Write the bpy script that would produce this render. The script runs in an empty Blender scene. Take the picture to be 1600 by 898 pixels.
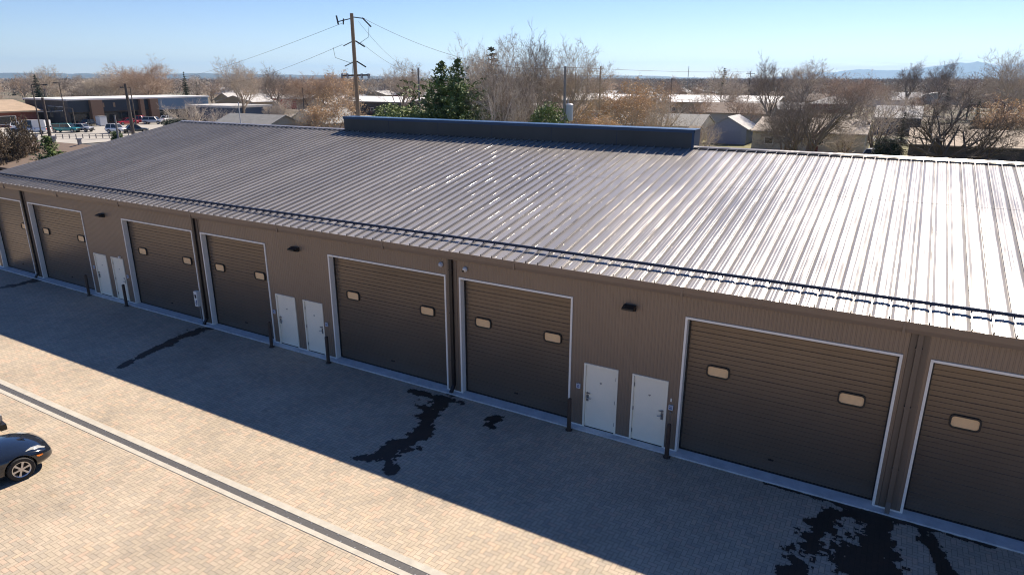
import bpy, bmesh, math, random
from mathutils import Vector, Matrix
R = math.radians
S = bpy.context.scene
col = S.collection

# ------------------------------------------------------------------ camera
F, CW, CH = 1039.5, 1600.0, 898.0
CP = Vector((0.0, -17.171, 10.377))
RX = Vector((0.86511804, 0.5015664, 0.00138528))
UX = Vector((-0.15123319, 0.25821658, 0.95417646))
FX = Vector((-0.47822515, 0.82568477, -0.29924131))
cam = bpy.data.objects.new('camera', bpy.data.cameras.new('camera'))
col.objects.link(cam); S.camera = cam
cam.data.sensor_width = 36.0; cam.data.lens = F * 36.0 / CW
cam.data.clip_start = 0.1; cam.data.clip_end = 60000
m3 = Matrix((RX, UX, -FX)).transposed()
cam.matrix_world = Matrix.Translation(CP) @ m3.to_4x4()

# ------------------------------------------------------------------ light
SUN_AZ, SUN_EL = 4.0, 45.0          # azimuth from +Y towards +X
SKY_STRENGTH, SUN_STRENGTH, EXPOSURE = 0.085, 5.0, 0.86
w = bpy.data.worlds.new('World'); S.world = w; w.use_nodes = True
nt = w.node_tree; nt.nodes.clear()
sky = nt.nodes.new('ShaderNodeTexSky'); sky.sky_type = 'NISHITA'; sky.sun_disc = False
sky.sun_elevation = R(SUN_EL); sky.sun_rotation = R(SUN_AZ)
sky.altitude = 1600; sky.air_density = 1.0; sky.dust_density = 0.3; sky.ozone_density = 3.0
bg = nt.nodes.new('ShaderNodeBackground'); bg.inputs[1].default_value = SKY_STRENGTH
wo = nt.nodes.new('ShaderNodeOutputWorld')
# thin cloud bank low over the mountains
tc = nt.nodes.new('ShaderNodeTexCoord'); sx = nt.nodes.new('ShaderNodeSeparateXYZ')
nt.links.new(tc.outputs['Generated'], sx.inputs[0])
def wm(op, a, b=None, c=None):
    n = nt.nodes.new('ShaderNodeMath'); n.operation = op
    for i, v in enumerate((a, b, c)):
        if v is None: continue
        if isinstance(v, (int, float)): n.inputs[i].default_value = v
        else: nt.links.new(v, n.inputs[i])
    return n.outputs[0]
az = wm('ARCTAN2', sx.outputs[0], sx.outputs[1])
cmb = nt.nodes.new('ShaderNodeCombineXYZ')
nt.links.new(wm('MULTIPLY', az, 22.0), cmb.inputs[0]); nt.links.new(wm('MULTIPLY', sx.outputs[2], 260.0), cmb.inputs[1])
nz = nt.nodes.new('ShaderNodeTexNoise'); nz.inputs['Scale'].default_value = 1.0; nz.inputs['Detail'].default_value = 5
nt.links.new(cmb.outputs[0], nz.inputs['Vector'])
band = wm('SUBTRACT', 1.0, wm('ABSOLUTE', wm('DIVIDE', wm('SUBTRACT', sx.outputs[2], 0.0130), 0.0085)))
azm = wm('MULTIPLY', wm('SUBTRACT', az, -0.30), 3.0)
azc = nt.nodes.new('ShaderNodeClamp'); nt.links.new(azm, azc.inputs[0])
cl = wm('MULTIPLY', wm('ADD', band, wm('MULTIPLY', wm('SUBTRACT', nz.outputs[0], 0.5), 3.2)), azc.outputs[0])
clc = nt.nodes.new('ShaderNodeClamp'); nt.links.new(wm('MULTIPLY', cl, 1.5), clc.inputs[0])
tnt = nt.nodes.new('ShaderNodeMix'); tnt.data_type = 'RGBA'; tnt.blend_type = 'MULTIPLY'; tnt.inputs[0].default_value = 1
nt.links.new(sky.outputs[0], tnt.inputs[6]); 
tm = nt.nodes.new('ShaderNodeValToRGB'); tm.color_ramp.elements[0].position = 0.0; tm.color_ramp.elements[0].color = (0.92, 0.86, 0.88, 1)
tm.color_ramp.elements[1].position = 0.24; tm.color_ramp.elements[1].color = (0.37, 0.53, 0.82, 1)
nt.links.new(sx.outputs[2], tm.inputs[0]); nt.links.new(tm.outputs[0], tnt.inputs[7])
mixc = nt.nodes.new('ShaderNodeMix'); mixc.data_type = 'RGBA'
nt.links.new(clc.outputs[0], mixc.inputs[0]); nt.links.new(tnt.outputs[2], mixc.inputs[6])
mixc.inputs[7].default_value = (6.6, 6.5, 6.5, 1)
nt.links.new(mixc.outputs[2], bg.inputs[0]); nt.links.new(bg.outputs[0], wo.inputs[0])

sun = bpy.data.objects.new('sun', bpy.data.lights.new('sun', 'SUN')); col.objects.link(sun)
sun.data.energy = SUN_STRENGTH; sun.data.angle = R(0.53); sun.data.color = (1.0, 0.88, 0.74)
a, e = R(SUN_AZ), R(SUN_EL)
SD = Vector((math.sin(a) * math.cos(e), math.cos(a) * math.cos(e), math.sin(e)))
sun.rotation_euler = SD.to_track_quat('Z', 'Y').to_euler(); sun.location = (0, 0, 60)
S.view_settings.view_transform = 'Standard'; S.view_settings.look = 'None'
S.view_settings.exposure = EXPOSURE; S.view_settings.gamma = 1; S.view_settings.use_curve_mapping = False
S.cycles.use_denoising = True; S.cycles.filter_width = 1.1; S.cycles.denoising_prefilter = 'ACCURATE'; S.cycles.max_bounces = 7; S.cycles.diffuse_bounces = 5
S.cycles.glossy_bounces = 3; S.cycles.volume_bounces = 0; S.cycles.caustics_reflective = False
S.cycles.caustics_refractive = False; S.cycles.sample_clamp_indirect = 6

# ------------------------------------------------------------------ helpers
def G(px, py, z=0.0):
    d = FX + RX * ((px - CW / 2) / F) + UX * ((CH / 2 - py) / F)
    return CP + d * ((z - CP.z) / d.z)
def at(px, depth, z=0.0, py=123.0):
    d = FX + RX * ((px - CW / 2) / F) + UX * ((CH / 2 - py) / F)
    p = CP + d * depth; return Vector((p.x, p.y, z))
def zat(px, py, depth):
    d = FX + RX * ((px - CW / 2) / F) + UX * ((CH / 2 - py) / F)
    return (CP + d * depth).z

def nodes(name):
    m = bpy.data.materials.new(name); m.use_nodes = True
    return m, m.node_tree, m.node_tree.nodes['Principled BSDF']
def mat(name, c, rough=0.6, metal=0.0, var=0.0, scale=3.0, bump=0.0, bscale=20.0, spec=0.5, coat=0.0, stretch=None):
    m, t, b = nodes(name)
    b.inputs['Roughness'].default_value = rough; b.inputs['Metallic'].default_value = metal
    b.inputs['Specular IOR Level'].default_value = spec; b.inputs['Coat Weight'].default_value = coat
    b.inputs['Base Color'].default_value = (*c, 1)
    co = t.nodes.new('ShaderNodeTexCoord'); mp = t.nodes.new('ShaderNodeMapping')
    t.links.new(co.outputs['Object'], mp.inputs[0])
    if stretch: mp.inputs['Scale'].default_value = stretch
    if var > 0:
        n = t.nodes.new('ShaderNodeTexNoise'); n.inputs['Scale'].default_value = scale; n.inputs['Detail'].default_value = 6
        n.inputs['Roughness'].default_value = 0.65
        t.links.new(mp.outputs[0], n.inputs['Vector'])
        r = t.nodes.new('ShaderNodeValToRGB'); r.color_ramp.elements[0].position = 0.3; r.color_ramp.elements[1].position = 0.7
        r.color_ramp.elements[0].color = (*[max(0, x * (1 - var)) for x in c], 1)
        r.color_ramp.elements[1].color = (*[min(1, x * (1 + var)) for x in c], 1)
        t.links.new(n.outputs[0], r.inputs[0]); t.links.new(r.outputs[0], b.inputs['Base Color'])
    if bump > 0:
        n = t.nodes.new('ShaderNodeTexNoise'); n.inputs['Scale'].default_value = bscale; n.inputs['Detail'].default_value = 4
        t.links.new(mp.outputs[0], n.inputs['Vector'])
        u = t.nodes.new('ShaderNodeBump'); u.inputs['Strength'].default_value = bump; u.inputs['Distance'].default_value = 0.02
        t.links.new(n.outputs[0], u.inputs['Height']); t.links.new(u.outputs[0], b.inputs['Normal'])
    return m

class MB:
    def __init__(s): s.v = []; s.f = []
    def quad(s, a, b, c, d):
        i = len(s.v); s.v += [tuple(a), tuple(b), tuple(c), tuple(d)]; s.f.append((i, i+1, i+2, i+3)); return s
    def tri(s, a, b, c):
        i = len(s.v); s.v += [tuple(a), tuple(b), tuple(c)]; s.f.append((i, i+1, i+2)); return s
    def poly(s, P):
        i = len(s.v); s.v += [tuple(p) for p in P]; s.f.append(tuple(range(i, i+len(P)))); return s
    def box(s, x0, x1, y0, y1, z0, z1):
        i = len(s.v)
        s.v += [(x, y, z) for z in (z0, z1) for y in (y0, y1) for x in (x0, x1)]
        s.f += [(i, i+2, i+3, i+1), (i+4, i+5, i+7, i+6), (i, i+1, i+5, i+4), (i+2, i+6, i+7, i+3), (i, i+4, i+6, i+2), (i+1, i+3, i+7, i+5)]
        return s
    def tube(s, pts, rad, k=6, cap=True):
        pts = [Vector(p) for p in pts]
        if not isinstance(rad, (list, tuple)): rad = [rad] * len(pts)
        base = len(s.v); n = len(pts)
        for i, p in enumerate(pts):
            d = (pts[min(i+1, n-1)] - pts[max(i-1, 0)])
            if d.length < 1e-9: d = Vector((0, 0, 1))
            d.normalize()
            a = d.cross(Vector((0, 0, 1)) if abs(d.z) < 0.9 else Vector((1, 0, 0))).normalized(); b = d.cross(a)
            for j in range(k):
                t = 2 * math.pi * j / k
                s.v.append(tuple(p + (a * math.cos(t) + b * math.sin(t)) * rad[i]))
        for i in range(n - 1):
            for j in range(k):
                q = base + i * k
                s.f.append((q + j, q + (j+1) % k, q + k + (j+1) % k, q + k + j))
        if cap:
            s.f.append(tuple(base + j for j in reversed(range(k)))); s.f.append(tuple(base + (n-1)*k + j for j in range(k)))
        return s
    def prism(s, P, axis, a0, a1):
        """extrude 2D polygon P along axis ('x','y','z')"""
        def mk(p, a): return {'x': (a, p[0], p[1]), 'y': (p[0], a, p[1]), 'z': (p[0], p[1], a)}[axis]
        i = len(s.v); n = len(P)
        s.v += [mk(p, a0) for p in P] + [mk(p, a1) for p in P]
        s.f += [tuple(range(i, i+n)), tuple(reversed(range(i+n, i+2*n)))]
        s.f += [(i+j, i+n+j, i+n+(j+1) % n, i+(j+1) % n) for j in range(n)]
        return s
    def xf(s, M, start=0):
        for i in range(start, len(s.v)): s.v[i] = tuple(M @ Vector(s.v[i]))
        return s
    def build(s, name, m, parent=None, smooth=False, fix=True):
        me = bpy.data.meshes.new(name); me.from_pydata(s.v, [], s.f)
        if fix:
            b = bmesh.new(); b.from_mesh(me); bmesh.ops.recalc_face_normals(b, faces=b.faces); b.to_mesh(me); b.free()
        if smooth: me.polygons.foreach_set('use_smooth', [True] * len(me.polygons))
        for x in (m if isinstance(m, (list, tuple)) else [m]): me.materials.append(x)
        me.update()
        o = bpy.data.objects.new(name, me); col.objects.link(o)
        if parent: o.parent = parent
        return o
def tag(o, label=None, cat=None, group=None, kind=None):
    if label: o['label'] = label
    if cat: o['category'] = cat
    if group: o['group'] = group
    if kind: o['kind'] = kind
    return o
def empty(name, loc=(0, 0, 0), rz=0, label=None, cat=None, group=None):
    o = bpy.data.objects.new(name, None); col.objects.link(o); o.location = loc; o.rotation_euler = (0, 0, rz)
    o.empty_display_size = 0.3
    return tag(o, label, cat, group)
KIDS = {}
def copy_tree(o, parent=None):
    c = o.copy(); col.objects.link(c); c.parent = parent
    for ch in list(o.children): copy_tree(ch, c)
    return c

# ------------------------------------------------------------------ materials
M = {}
M['wall'] = mat('brown_siding', (0.245, 0.187, 0.137), 0.42, 0.25, 0.06, 0.6)
M['trim_brown'] = mat('brown_trim', (0.165, 0.125, 0.09), 0.5, 0.1, 0.05)
M['gutter'] = mat('gutter_brown', (0.23, 0.175, 0.13), 0.45, 0.2, 0.04)
M['bronze'] = mat('dark_bronze', (0.022, 0.018, 0.016), 0.4, 0.2)
M['ohdoor'] = mat('overhead_door_brown', (0.172, 0.134, 0.098), 0.33, 0.45, 0.08, 0.5)
M['cream'] = mat('cream_paint', (0.92, 0.85, 0.68), 0.55, 0, 0.03, 1.5)
M['white'] = mat('white_trim', (0.88, 0.84, 0.75), 0.45, 0, 0.04)
M['black'] = mat('black_metal', (0.012, 0.012, 0.013), 0.45)
M['steel'] = mat('brushed_steel', (0.35, 0.34, 0.33), 0.3, 0.9)
M['zinc'] = mat('galvanised_steel', (0.30, 0.31, 0.32), 0.5, 0.5, 0.15, 4)
M['film'] = mat('tan_window_film', (0.88, 0.58, 0.30), 0.3, 0, 0.06, 9)
M['plastic'] = mat('grey_plastic', (0.55, 0.57, 0.6), 0.5)
M['keypad_face'] = mat('keypad_face', (0.10, 0.15, 0.30), 0.3)
M['concrete'] = mat('pale_concrete', (0.62, 0.62, 0.60), 0.85, 0, 0.16, 2.5, 0.2, 30)
M['collar'] = mat('drain_collar_concrete', (0.46, 0.43, 0.36), 0.85, 0, 0.14, 3.0, 0.2, 40)
M['navy'] = mat('navy_metal', (0.012, 0.030, 0.075), 0.35, 0.4)
M['monitor'] = mat('charcoal_panel', (0.050, 0.055, 0.055), 0.5, 0.2, 0.25, 0.35, 0.15, 2, stretch=(1, 1, 0.3))
M['bluetrim'] = mat('blue_trim', (0.016, 0.055, 0.13), 0.3, 0.3)
M['wood_pole'] = mat('weathered_pole_wood', (0.26, 0.19, 0.12), 0.85, 0, 0.3, 3, 0.4, 20, stretch=(4, 4, 0.5))
M['grey_pole'] = mat('grey_pole_wood', (0.27, 0.25, 0.23), 0.85, 0, 0.25, 3, 0.4, 20, stretch=(4, 4, 0.5))
M['dark_pole'] = mat('dark_pole_wood', (0.10, 0.08, 0.065), 0.85, 0, 0.3, 3, stretch=(4, 4, 0.5))
M['glass'] = mat('dark_glass', (0.02, 0.025, 0.03), 0.08)
M['tyre'] = mat('tyre_rubber', (0.02, 0.02, 0.02), 0.8)
M['rim'] = mat('alloy_rim', (0.55, 0.55, 0.56), 0.3, 0.8)
M['lamp'] = mat('lamp_lens', (0.38, 0.38, 0.34), 0.1, 0, coat=0.6)
M['amber'] = mat('amber_lens', (0.8, 0.22, 0.02), 0.2)
M['redlens'] = mat('red_lens', (0.45, 0.02, 0.02), 0.2)

def pavers(name='herringbone_pavers', dark=1.0, rough=0.8):
    m, t, b = nodes(name)
    N = t.nodes.new; L = t.links.new
    def mth(op, a, b_=None, c=None):
        n = N('ShaderNodeMath'); n.operation = op
        for i, v in enumerate((a, b_, c)):
            if v is None: continue
            if isinstance(v, (int, float)): n.inputs[i].default_value = v
            else: L(v, n.inputs[i])
        return n.outputs[0]
    co = N('ShaderNodeTexCoord'); sp = N('ShaderNodeSeparateXYZ'); L(co.outputs['Object'], sp.inputs[0])
    X = mth('DIVIDE', sp.outputs[0], 0.112); Y = mth('DIVIDE', sp.outputs[1], 0.112)
    i = mth('FLOOR', X); j = mth('FLOOR', Y); fx = mth('SUBTRACT', X, i); fy = mth('SUBTRACT', Y, j)
    d = mth('FLOORED_MODULO', mth('ADD', mth('SUBTRACT', i, j), 0.001), 4.0)
    dm = mth('FLOOR', d)
    m1 = mth('COMPARE', dm, 1.0, 0.2); m2 = mth('COMPARE', dm, 2.0, 0.2); vert = mth('GREATER_THAN', dm, 1.5)
    lx = mth('ADD', fx, m1); ly = mth('ADD', fy, m2)
    wx = mth('SUBTRACT', 2.0, vert); wy = mth('ADD', 1.0, vert)
    ex = mth('MINIMUM', lx, mth('SUBTRACT', wx, lx)); ey = mth('MINIMUM', ly, mth('SUBTRACT', wy, ly))
    edge = mth('MINIMUM', ex, ey)
    idx = mth('SUBTRACT', i, m1); idy = mth('SUBTRACT', j, m2)
    cb = N('ShaderNodeCombineXYZ'); L(idx, cb.inputs[0]); L(idy, cb.inputs[1]); L(vert, cb.inputs[2])
    wn = N('ShaderNodeTexWhiteNoise'); wn.noise_dimensions = '3D'; L(cb.outputs[0], wn.inputs['Vector'])
    ramp = N('ShaderNodeValToRGB'); cr = ramp.color_ramp; cr.interpolation = 'LINEAR'
    cr.elements[0].position = 0; cr.elements[0].color = (0.36, 0.31, 0.24, 1)
    cr.elements[1].position = 1; cr.elements[1].color = (0.48, 0.38, 0.265, 1)
    for p, c in ((0.2, (0.38, 0.32, 0.24, 1)), (0.55, (0.42, 0.35, 0.255, 1)), (0.8, (0.45, 0.37, 0.275, 1)), (0.93, (0.46, 0.345, 0.25, 1))):
        el = cr.elements.new(p); el.color = c
    L(wn.outputs['Value'], ramp.inputs[0])
    n2 = N('ShaderNodeTexNoise'); n2.inputs['Scale'].default_value = 0.33; n2.inputs['Detail'].default_value = 6; n2.inputs['Roughness'].default_value = 0.6
    L(co.outputs['Object'], n2.inputs['Vector'])
    n3 = N('ShaderNodeTexNoise'); n3.inputs['Scale'].default_value = 14; n3.inputs['Detail'].default_value = 4
    L(co.outputs['Object'], n3.inputs['Vector'])
    n4 = N('ShaderNodeTexNoise'); n4.inputs['Scale'].default_value = 1.7; n4.inputs['Detail'].default_value = 8; n4.inputs['Roughness'].default_value = 0.7; L(co.outputs['Object'], n4.inputs['Vector'])
    mr = N('ShaderNodeMapRange'); L(n4.outputs[0], mr.inputs[0]); mr.inputs[1].default_value = 0.30; mr.inputs[2].default_value = 0.46; mr.inputs[3].default_value = 0.80; mr.inputs[4].default_value = 1.0
    k = mth('MULTIPLY', mth('MULTIPLY', mr.outputs[0], mth('ADD', 0.66, mth('MULTIPLY', n2.outputs[0], 0.76))), mth('ADD', 0.88, mth('MULTIPLY', n3.outputs[0], 0.24)))
    joint = N('ShaderNodeMapRange'); joint.interpolation_type = 'SMOOTHSTEP'
    L(edge, joint.inputs[0]); joint.inputs[1].default_value = 0.02; joint.inputs[2].default_value = 0.085
    joint.inputs[3].default_value = 0.5; joint.inputs[4].default_value = 1.0
    mul = N('ShaderNodeMix'); mul.data_type = 'RGBA'; mul.blend_type = 'MULTIPLY'; mul.inputs[0].default_value = 1
    gg = N('ShaderNodeCombineColor'); kk = mth('MULTIPLY', mth('MULTIPLY', k, joint.outputs[0]), dark)
    for q in range(3): L(kk, gg.inputs[q])
    L(ramp.outputs[0], mul.inputs[6]); L(gg.outputs[0], mul.inputs[7]); L(mul.outputs[2], b.inputs['Base Color'])
    b.inputs['Roughness'].default_value = rough
    hb = mth('ADD', joint.outputs[0], mth('MULTIPLY', n3.outputs[0], 0.3))
    bu = N('ShaderNodeBump'); bu.inputs['Strength'].default_value = 0.35; bu.inputs['Distance'].default_value = 0.006
    L(hb, bu.inputs['Height']); L(bu.outputs[0], b.inputs['Normal'])
    return m
M['pavers'] = pavers()

def roof_mat():
    m, t, b = nodes('standing_seam_metal'); N = t.nodes.new; L = t.links.new
    co = N('ShaderNodeTexCoord'); mp = N('ShaderNodeMapping'); mp.inputs['Scale'].default_value = (1.0, 0.22, 1); L(co.outputs['Object'], mp.inputs[0])
    # every panel (0.402 m) has a tone and a flatness of its own
    sp = N('ShaderNodeSeparateXYZ'); L(co.outputs['Object'], sp.inputs[0])
    dv = N('ShaderNodeMath'); dv.operation = 'DIVIDE'; L(sp.outputs[0], dv.inputs[0]); dv.inputs[1].default_value = 0.402
    fl = N('ShaderNodeMath'); fl.operation = 'FLOOR'; L(dv.outputs[0], fl.inputs[0])
    wn = N('ShaderNodeTexWhiteNoise'); wn.noise_dimensions = '1D'; L(fl.outputs[0], wn.inputs['W'])
    n = N('ShaderNodeTexNoise'); n.inputs['Scale'].default_value = 0.5; n.inputs['Detail'].default_value = 5; L(mp.outputs[0], n.inputs['Vector'])
    ad = N('ShaderNodeMath'); ad.operation = 'MULTIPLY_ADD'; L(wn.outputs[0], ad.inputs[0]); ad.inputs[1].default_value = 0.25; L(n.outputs[0], ad.inputs[2])
    r = N('ShaderNodeValToRGB'); r.color_ramp.elements[0].position = 0.35; r.color_ramp.elements[1].position = 0.95
    r.color_ramp.elements[0].color = (0.30, 0.285, 0.27, 1); r.color_ramp.elements[1].color = (0.385, 0.365, 0.345, 1)
    L(ad.outputs[0], r.inputs[0]); L(r.outputs[0], b.inputs['Base Color'])
    b.inputs['Metallic'].default_value = 0.22
    rr = N('ShaderNodeMapRange'); L(n.outputs[0], rr.inputs[0]); rr.inputs[1].default_value = 0.3; rr.inputs[2].default_value = 0.7; rr.inputs[3].default_value = 0.17; rr.inputs[4].default_value = 0.27
    L(rr.outputs[0], b.inputs['Roughness'])
    mp2 = N('ShaderNodeMapping'); mp2.inputs['Scale'].default_value = (1.6, 0.55, 1); L(co.outputs['Object'], mp2.inputs[0])
    ofs = N('ShaderNodeCombineXYZ'); ml = N('ShaderNodeMath'); ml.operation = 'MULTIPLY'; L(wn.outputs[0], ml.inputs[0]); ml.inputs[1].default_value = 37.0
    L(ml.outputs[0], ofs.inputs[1]); va = N('ShaderNodeVectorMath'); va.operation = 'ADD'; L(mp2.outputs[0], va.inputs[0]); L(ofs.outputs[0], va.inputs[1])
    n3 = N('ShaderNodeTexNoise'); n3.inputs['Scale'].default_value = 1.3; n3.inputs['Detail'].default_value = 1; L(va.outputs[0], n3.inputs['Vector'])
    bu = N('ShaderNodeBump'); bu.inputs['Strength'].default_value = 0.52; bu.inputs['Distance'].default_value = 0.05
    L(n3.outputs[0], bu.inputs['Height']); L(bu.outputs[0], b.inputs['Normal'])
    return m
M['roof'] = roof_mat()

def grate_mat():
    m, t, b = nodes('slotted_grate'); N = t.nodes.new; L = t.links.new
    co = N('ShaderNodeTexCoord'); wv = N('ShaderNodeTexWave'); wv.inputs['Scale'].default_value = 14; wv.bands_direction = 'X'
    L(co.outputs['Object'], wv.inputs['Vector'])
    r = N('ShaderNodeValToRGB'); r.color_ramp.elements[0].color = (0.008, 0.008, 0.008, 1); r.color_ramp.elements[1].color = (0.16, 0.155, 0.15, 1)
    r.color_ramp.elements[0].position = 0.35; r.color_ramp.elements[1].position = 0.6
    L(wv.outputs[0], r.inputs[0]); L(r.outputs[0], b.inputs['Base Color']); b.inputs['Roughness'].default_value = 0.6
    return m
M['grate'] = grate_mat()

def ground_mat():
    m, t, b = nodes('dry_ground'); N = t.nodes.new; L = t.links.new
    co = N('ShaderNodeTexCoord')
    n = N('ShaderNodeTexNoise'); n.inputs['Scale'].default_value = 0.045; n.inputs['Detail'].default_value = 9; n.inputs['Roughness'].default_value = 0.7
    L(co.outputs['Object'], n.inputs['Vector'])
    r = N('ShaderNodeValToRGB'); cr = r.color_ramp
    cr.elements[0].position = 0.3; cr.elements[0].color = (0.07, 0.058, 0.04, 1)
    cr.elements[1].position = 0.72; cr.elements[1].color = (0.20, 0.165, 0.115, 1)
    el = cr.elements.new(0.5); el.color = (0.13, 0.105, 0.075, 1)
    el = cr.elements.new(0.42); el.color = (0.10, 0.105, 0.05, 1)
    L(n.outputs[0], r.inputs[0]); L(r.outputs[0], b.inputs['Base Color']); b.inputs['Roughness'].default_value = 0.95
    return m
M['ground'] = ground_mat()

# ------------------------------------------------------------------ setting
def disc(name, m, rad, z, cx=0, cy=0, n=96):
    b = MB(); b.poly([(cx + rad*math.cos(2*math.pi*i/n), cy + rad*math.sin(2*math.pi*i/n), z) for i in range(n)]); return b.build(name, m)
g = disc('ground', M['ground'], 17500, -0.12); tag(g, kind='structure')
b = MB(); b.box(-60, 40, -45, -0.262, -0.4, 0.0)
tag(b.build('paved_yard', M['pavers']), kind='structure')
# concrete strip along the building
b = MB(); b.box(-44.2, 28.2, -0.262, 0.20, -0.4, 0.045)
tag(b.build('concrete_strip', M['concrete']), kind='structure')

# trench drain
dr = empty('trench_drain', (0, 0, 0), 0, 'long slotted steel trench drain between pale concrete collars across the sunlit pavers', 'drain')
MB().box(-60, 40, -7.645, -7.455, -0.05, 0.012).build('concrete_collar', M['collar'], dr)
MB().box(-60, 40, -7.990, -7.845, -0.05, 0.012).build('concrete_collar', M['collar'], dr)
MB().box(-60, 40, -7.845, -7.645, -0.05, 0.004).build('grate', M['grate'], dr)
b = MB(); bolt0 = None
x = -60.0
while x < 40:
    for yy in (-7.675, -7.815):
        bx = x + (0.0 if yy > -7.7 else 0.22)
        if -26.0 < bx < -5.5:
            if bolt0 is None:
                bolt0 = MB().tube([(0, 0, 0.0), (0, 0, 0.012)], 0.019, 6).build('bolt', M['zinc'], dr); bolt0.location = (bx, yy, 0)
            else:
                o = bolt0.copy(); col.objects.link(o); o.location = (bx, yy, 0)
        else: b.tube([(bx, yy, 0.0), (bx, yy, 0.012)], 0.019, 6)
    x += 0.44
tag(b.build('bolts', M['zinc'], dr), kind='stuff')

# ------------------------------------------------------------------ the garage building
XL, XR, YR, ZR, YE, ZE = -43.9, 27.9, 12.75, 7.46, -0.22, 5.06
SL = (ZR - ZE) / (YR - YE)
BL = empty('garage_building', (0, 0, 0), 0, 'long low brown metal garage building with seamed roof and a row of overhead doors', 'building')
doors = [(-48.9, -39.944, 0), (-39.261, -34.171, 1), (-30.845, -25.698, 1), (-25.150, -21.169, 1), (-17.798, -12.474, 1),
         (-11.941, -7.841, 1), (-4.457, 0.718, 1), (1.279, 6.40, 1), (9.4, 14.2, 1), (14.8, 19.9, 1), (22.6, 27.3, 1)]
doors[0] = (-43.55, -39.944, 1)
pdoors = [(-33.756, -32.706, 1), (-32.286, -31.293, 0), (-20.872, -19.776, 1), (-19.337, -18.296, 0), (-7.393, -6.298, 1), (-5.859, -4.783, 0), (7.0, 8.06, 1), (20.3, 21.36, 1)]
TD, TP = 4.195, 2.18
# ribbed wall, one mesh with openings
def ribbed(b, x0, x1, z0, z1, y=0.0):
    p = 0.101; k0 = math.floor(x0 / p); pts = []
    k = k0
    while k * p < x1:
        for off, dy in ((0.0, 0), (0.060, 0), (0.070, -0.008), (0.091, -0.008)):
            xx = k * p + off
            if x0 < xx < x1: pts.append((xx, y + dy))
        k += 1
    pts = [(x0, pts[0][1] if pts else y)] + pts + [(x1, pts[-1][1] if pts else y)]
    for (xa, ya), (xb, yb) in zip(pts[:-1], pts[1:]): b.quad((xa, ya, z0), (xb, yb, z0), (xb, yb, z1), (xa, ya, z1))
ops = sorted([(d[0], d[1], TD) for d in doors] + [(d[0], d[1], TP) for d in pdoors])
b = MB(); cur = XL
for x0, x1, zt in ops:
    ribbed(b, cur, x0, 0.047, 4.9); ribbed(b, x0, x1, zt, 4.9); cur = x1
ribbed(b, cur, XR, 0.047, 4.9)
b.build('front_wall', M['wall'], BL, fix=False)
for X in (XL, XR):
    b = MB()
    b.prism([(0.02, -0.1), (25.5, -0.1), (25.5, 4.98), (YR, ZR - 0.06), (0.02, 4.98)], 'x', X + (0.0 if X < 0 else -0.1), X + (0.1 if X < 0 else 0.0))
    b.build('gable_wall', M['wall'], BL)
MB().box(XL, XR, 25.4, 25.5, -0.1, 4.98).build('rear_wall', M['wall'], BL)
MB().box(XL + 0.1, XR - 0.1, 0.55, 0.60, -0.1, 4.9).build('inner_wall', M['bronze'], BL)
# foundation line under wall
b = MB(); b.box(XL, XR, -0.02, 0.0, 0.045, 0.075)
# roof profile along x
def roofsheet(b, rear=False):
    p = 0.402; k = math.floor(XL / p); pts = []
    prof = [(-0.014, 0.0), (-0.013, 0.082), (0.013, 0.082), (0.014, 0.0), (0.030, 0.001), (0.095, 0.0145), (0.110, 0.0155), (0.150, 0.0125), (0.166, 0.0155),
            (0.205, 0.0155), (0.221, 0.0125), (0.250, 0.0155), (0.292, 0.0155), (0.307, 0.0145), (0.372, 0.001)]
    rnd = random.Random(4)
    while k * p < XR:
        tilt = rnd.uniform(-0.0016, 0.0016)
        for off, dz in prof:
            xx = k * p + 0.30 + off
            if XL - 0.12 <= xx <= XR + 0.12: pts.append((xx, dz + (tilt * (off - 0.2) / 0.2 if off > 0.03 else 0)))
        k += 1
    rows = [(YE, ZE), (YE + 4.3, ZE + SL*4.3), (7.9, ZE + SL*(7.9 - YE)), (7.9, ZE + SL*(7.9 - YE) + 0.005), (YR, ZR)]
    if rear: rows = [(YR, ZR), (YR + (YR - YE), ZE)]
    base = len(b.v); n = len(pts)
    for (y, z) in rows:
        for x, dz in pts: b.v.append((x, y, z + dz))
    for r in range(len(rows) - 1):
        for i in range(n - 1):
            q = base + r * n + i; b.f.append((q, q + 1, q + n + 1, q + n))
rf = MB(); roofsheet(rf); ro = rf.build('roof', M['roof'], BL, fix=False); 
rb = MB(); roofsheet(rb, True); rb.build('rear_roof', M['roof'], BL, fix=False)
# panel laps
b = MB()
yl = 8.05
x = XL - 0.1
b.box(x, XR + 0.1, YE - 0.004, YE + 0.012, ZE - 0.04, ZE + 0.015).build('drip_edge', M['gutter'], BL)
# gable rake trims
for X in (XL - 0.14, XR + 0.06):
    b = MB()
    for (ya, za, yb, zb) in ((YE, ZE, YR, ZR), (YR, ZR, 2*YR - YE, ZE)):
        i = len(b.v)
        b.v += [(X, ya, za-0.16), (X+0.08, ya, za-0.16), (X+0.08, ya, za+0.066), (X, ya, za+0.066), (X, yb, zb-0.16), (X+0.08, yb, zb-0.16), (X+0.08, yb, zb+0.066), (X, yb, zb+0.066)]
        b.f += [(i, i+1, i+2, i+3), (i+4, i+7, i+6, i+5), (i, i+4, i+5, i+1), (i+1, i+5, i+6, i+2), (i+2, i+6, i+7, i+3), (i+3, i+7, i+4, i)]
    b.build('rake_trim', M['gutter'], BL)
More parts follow.
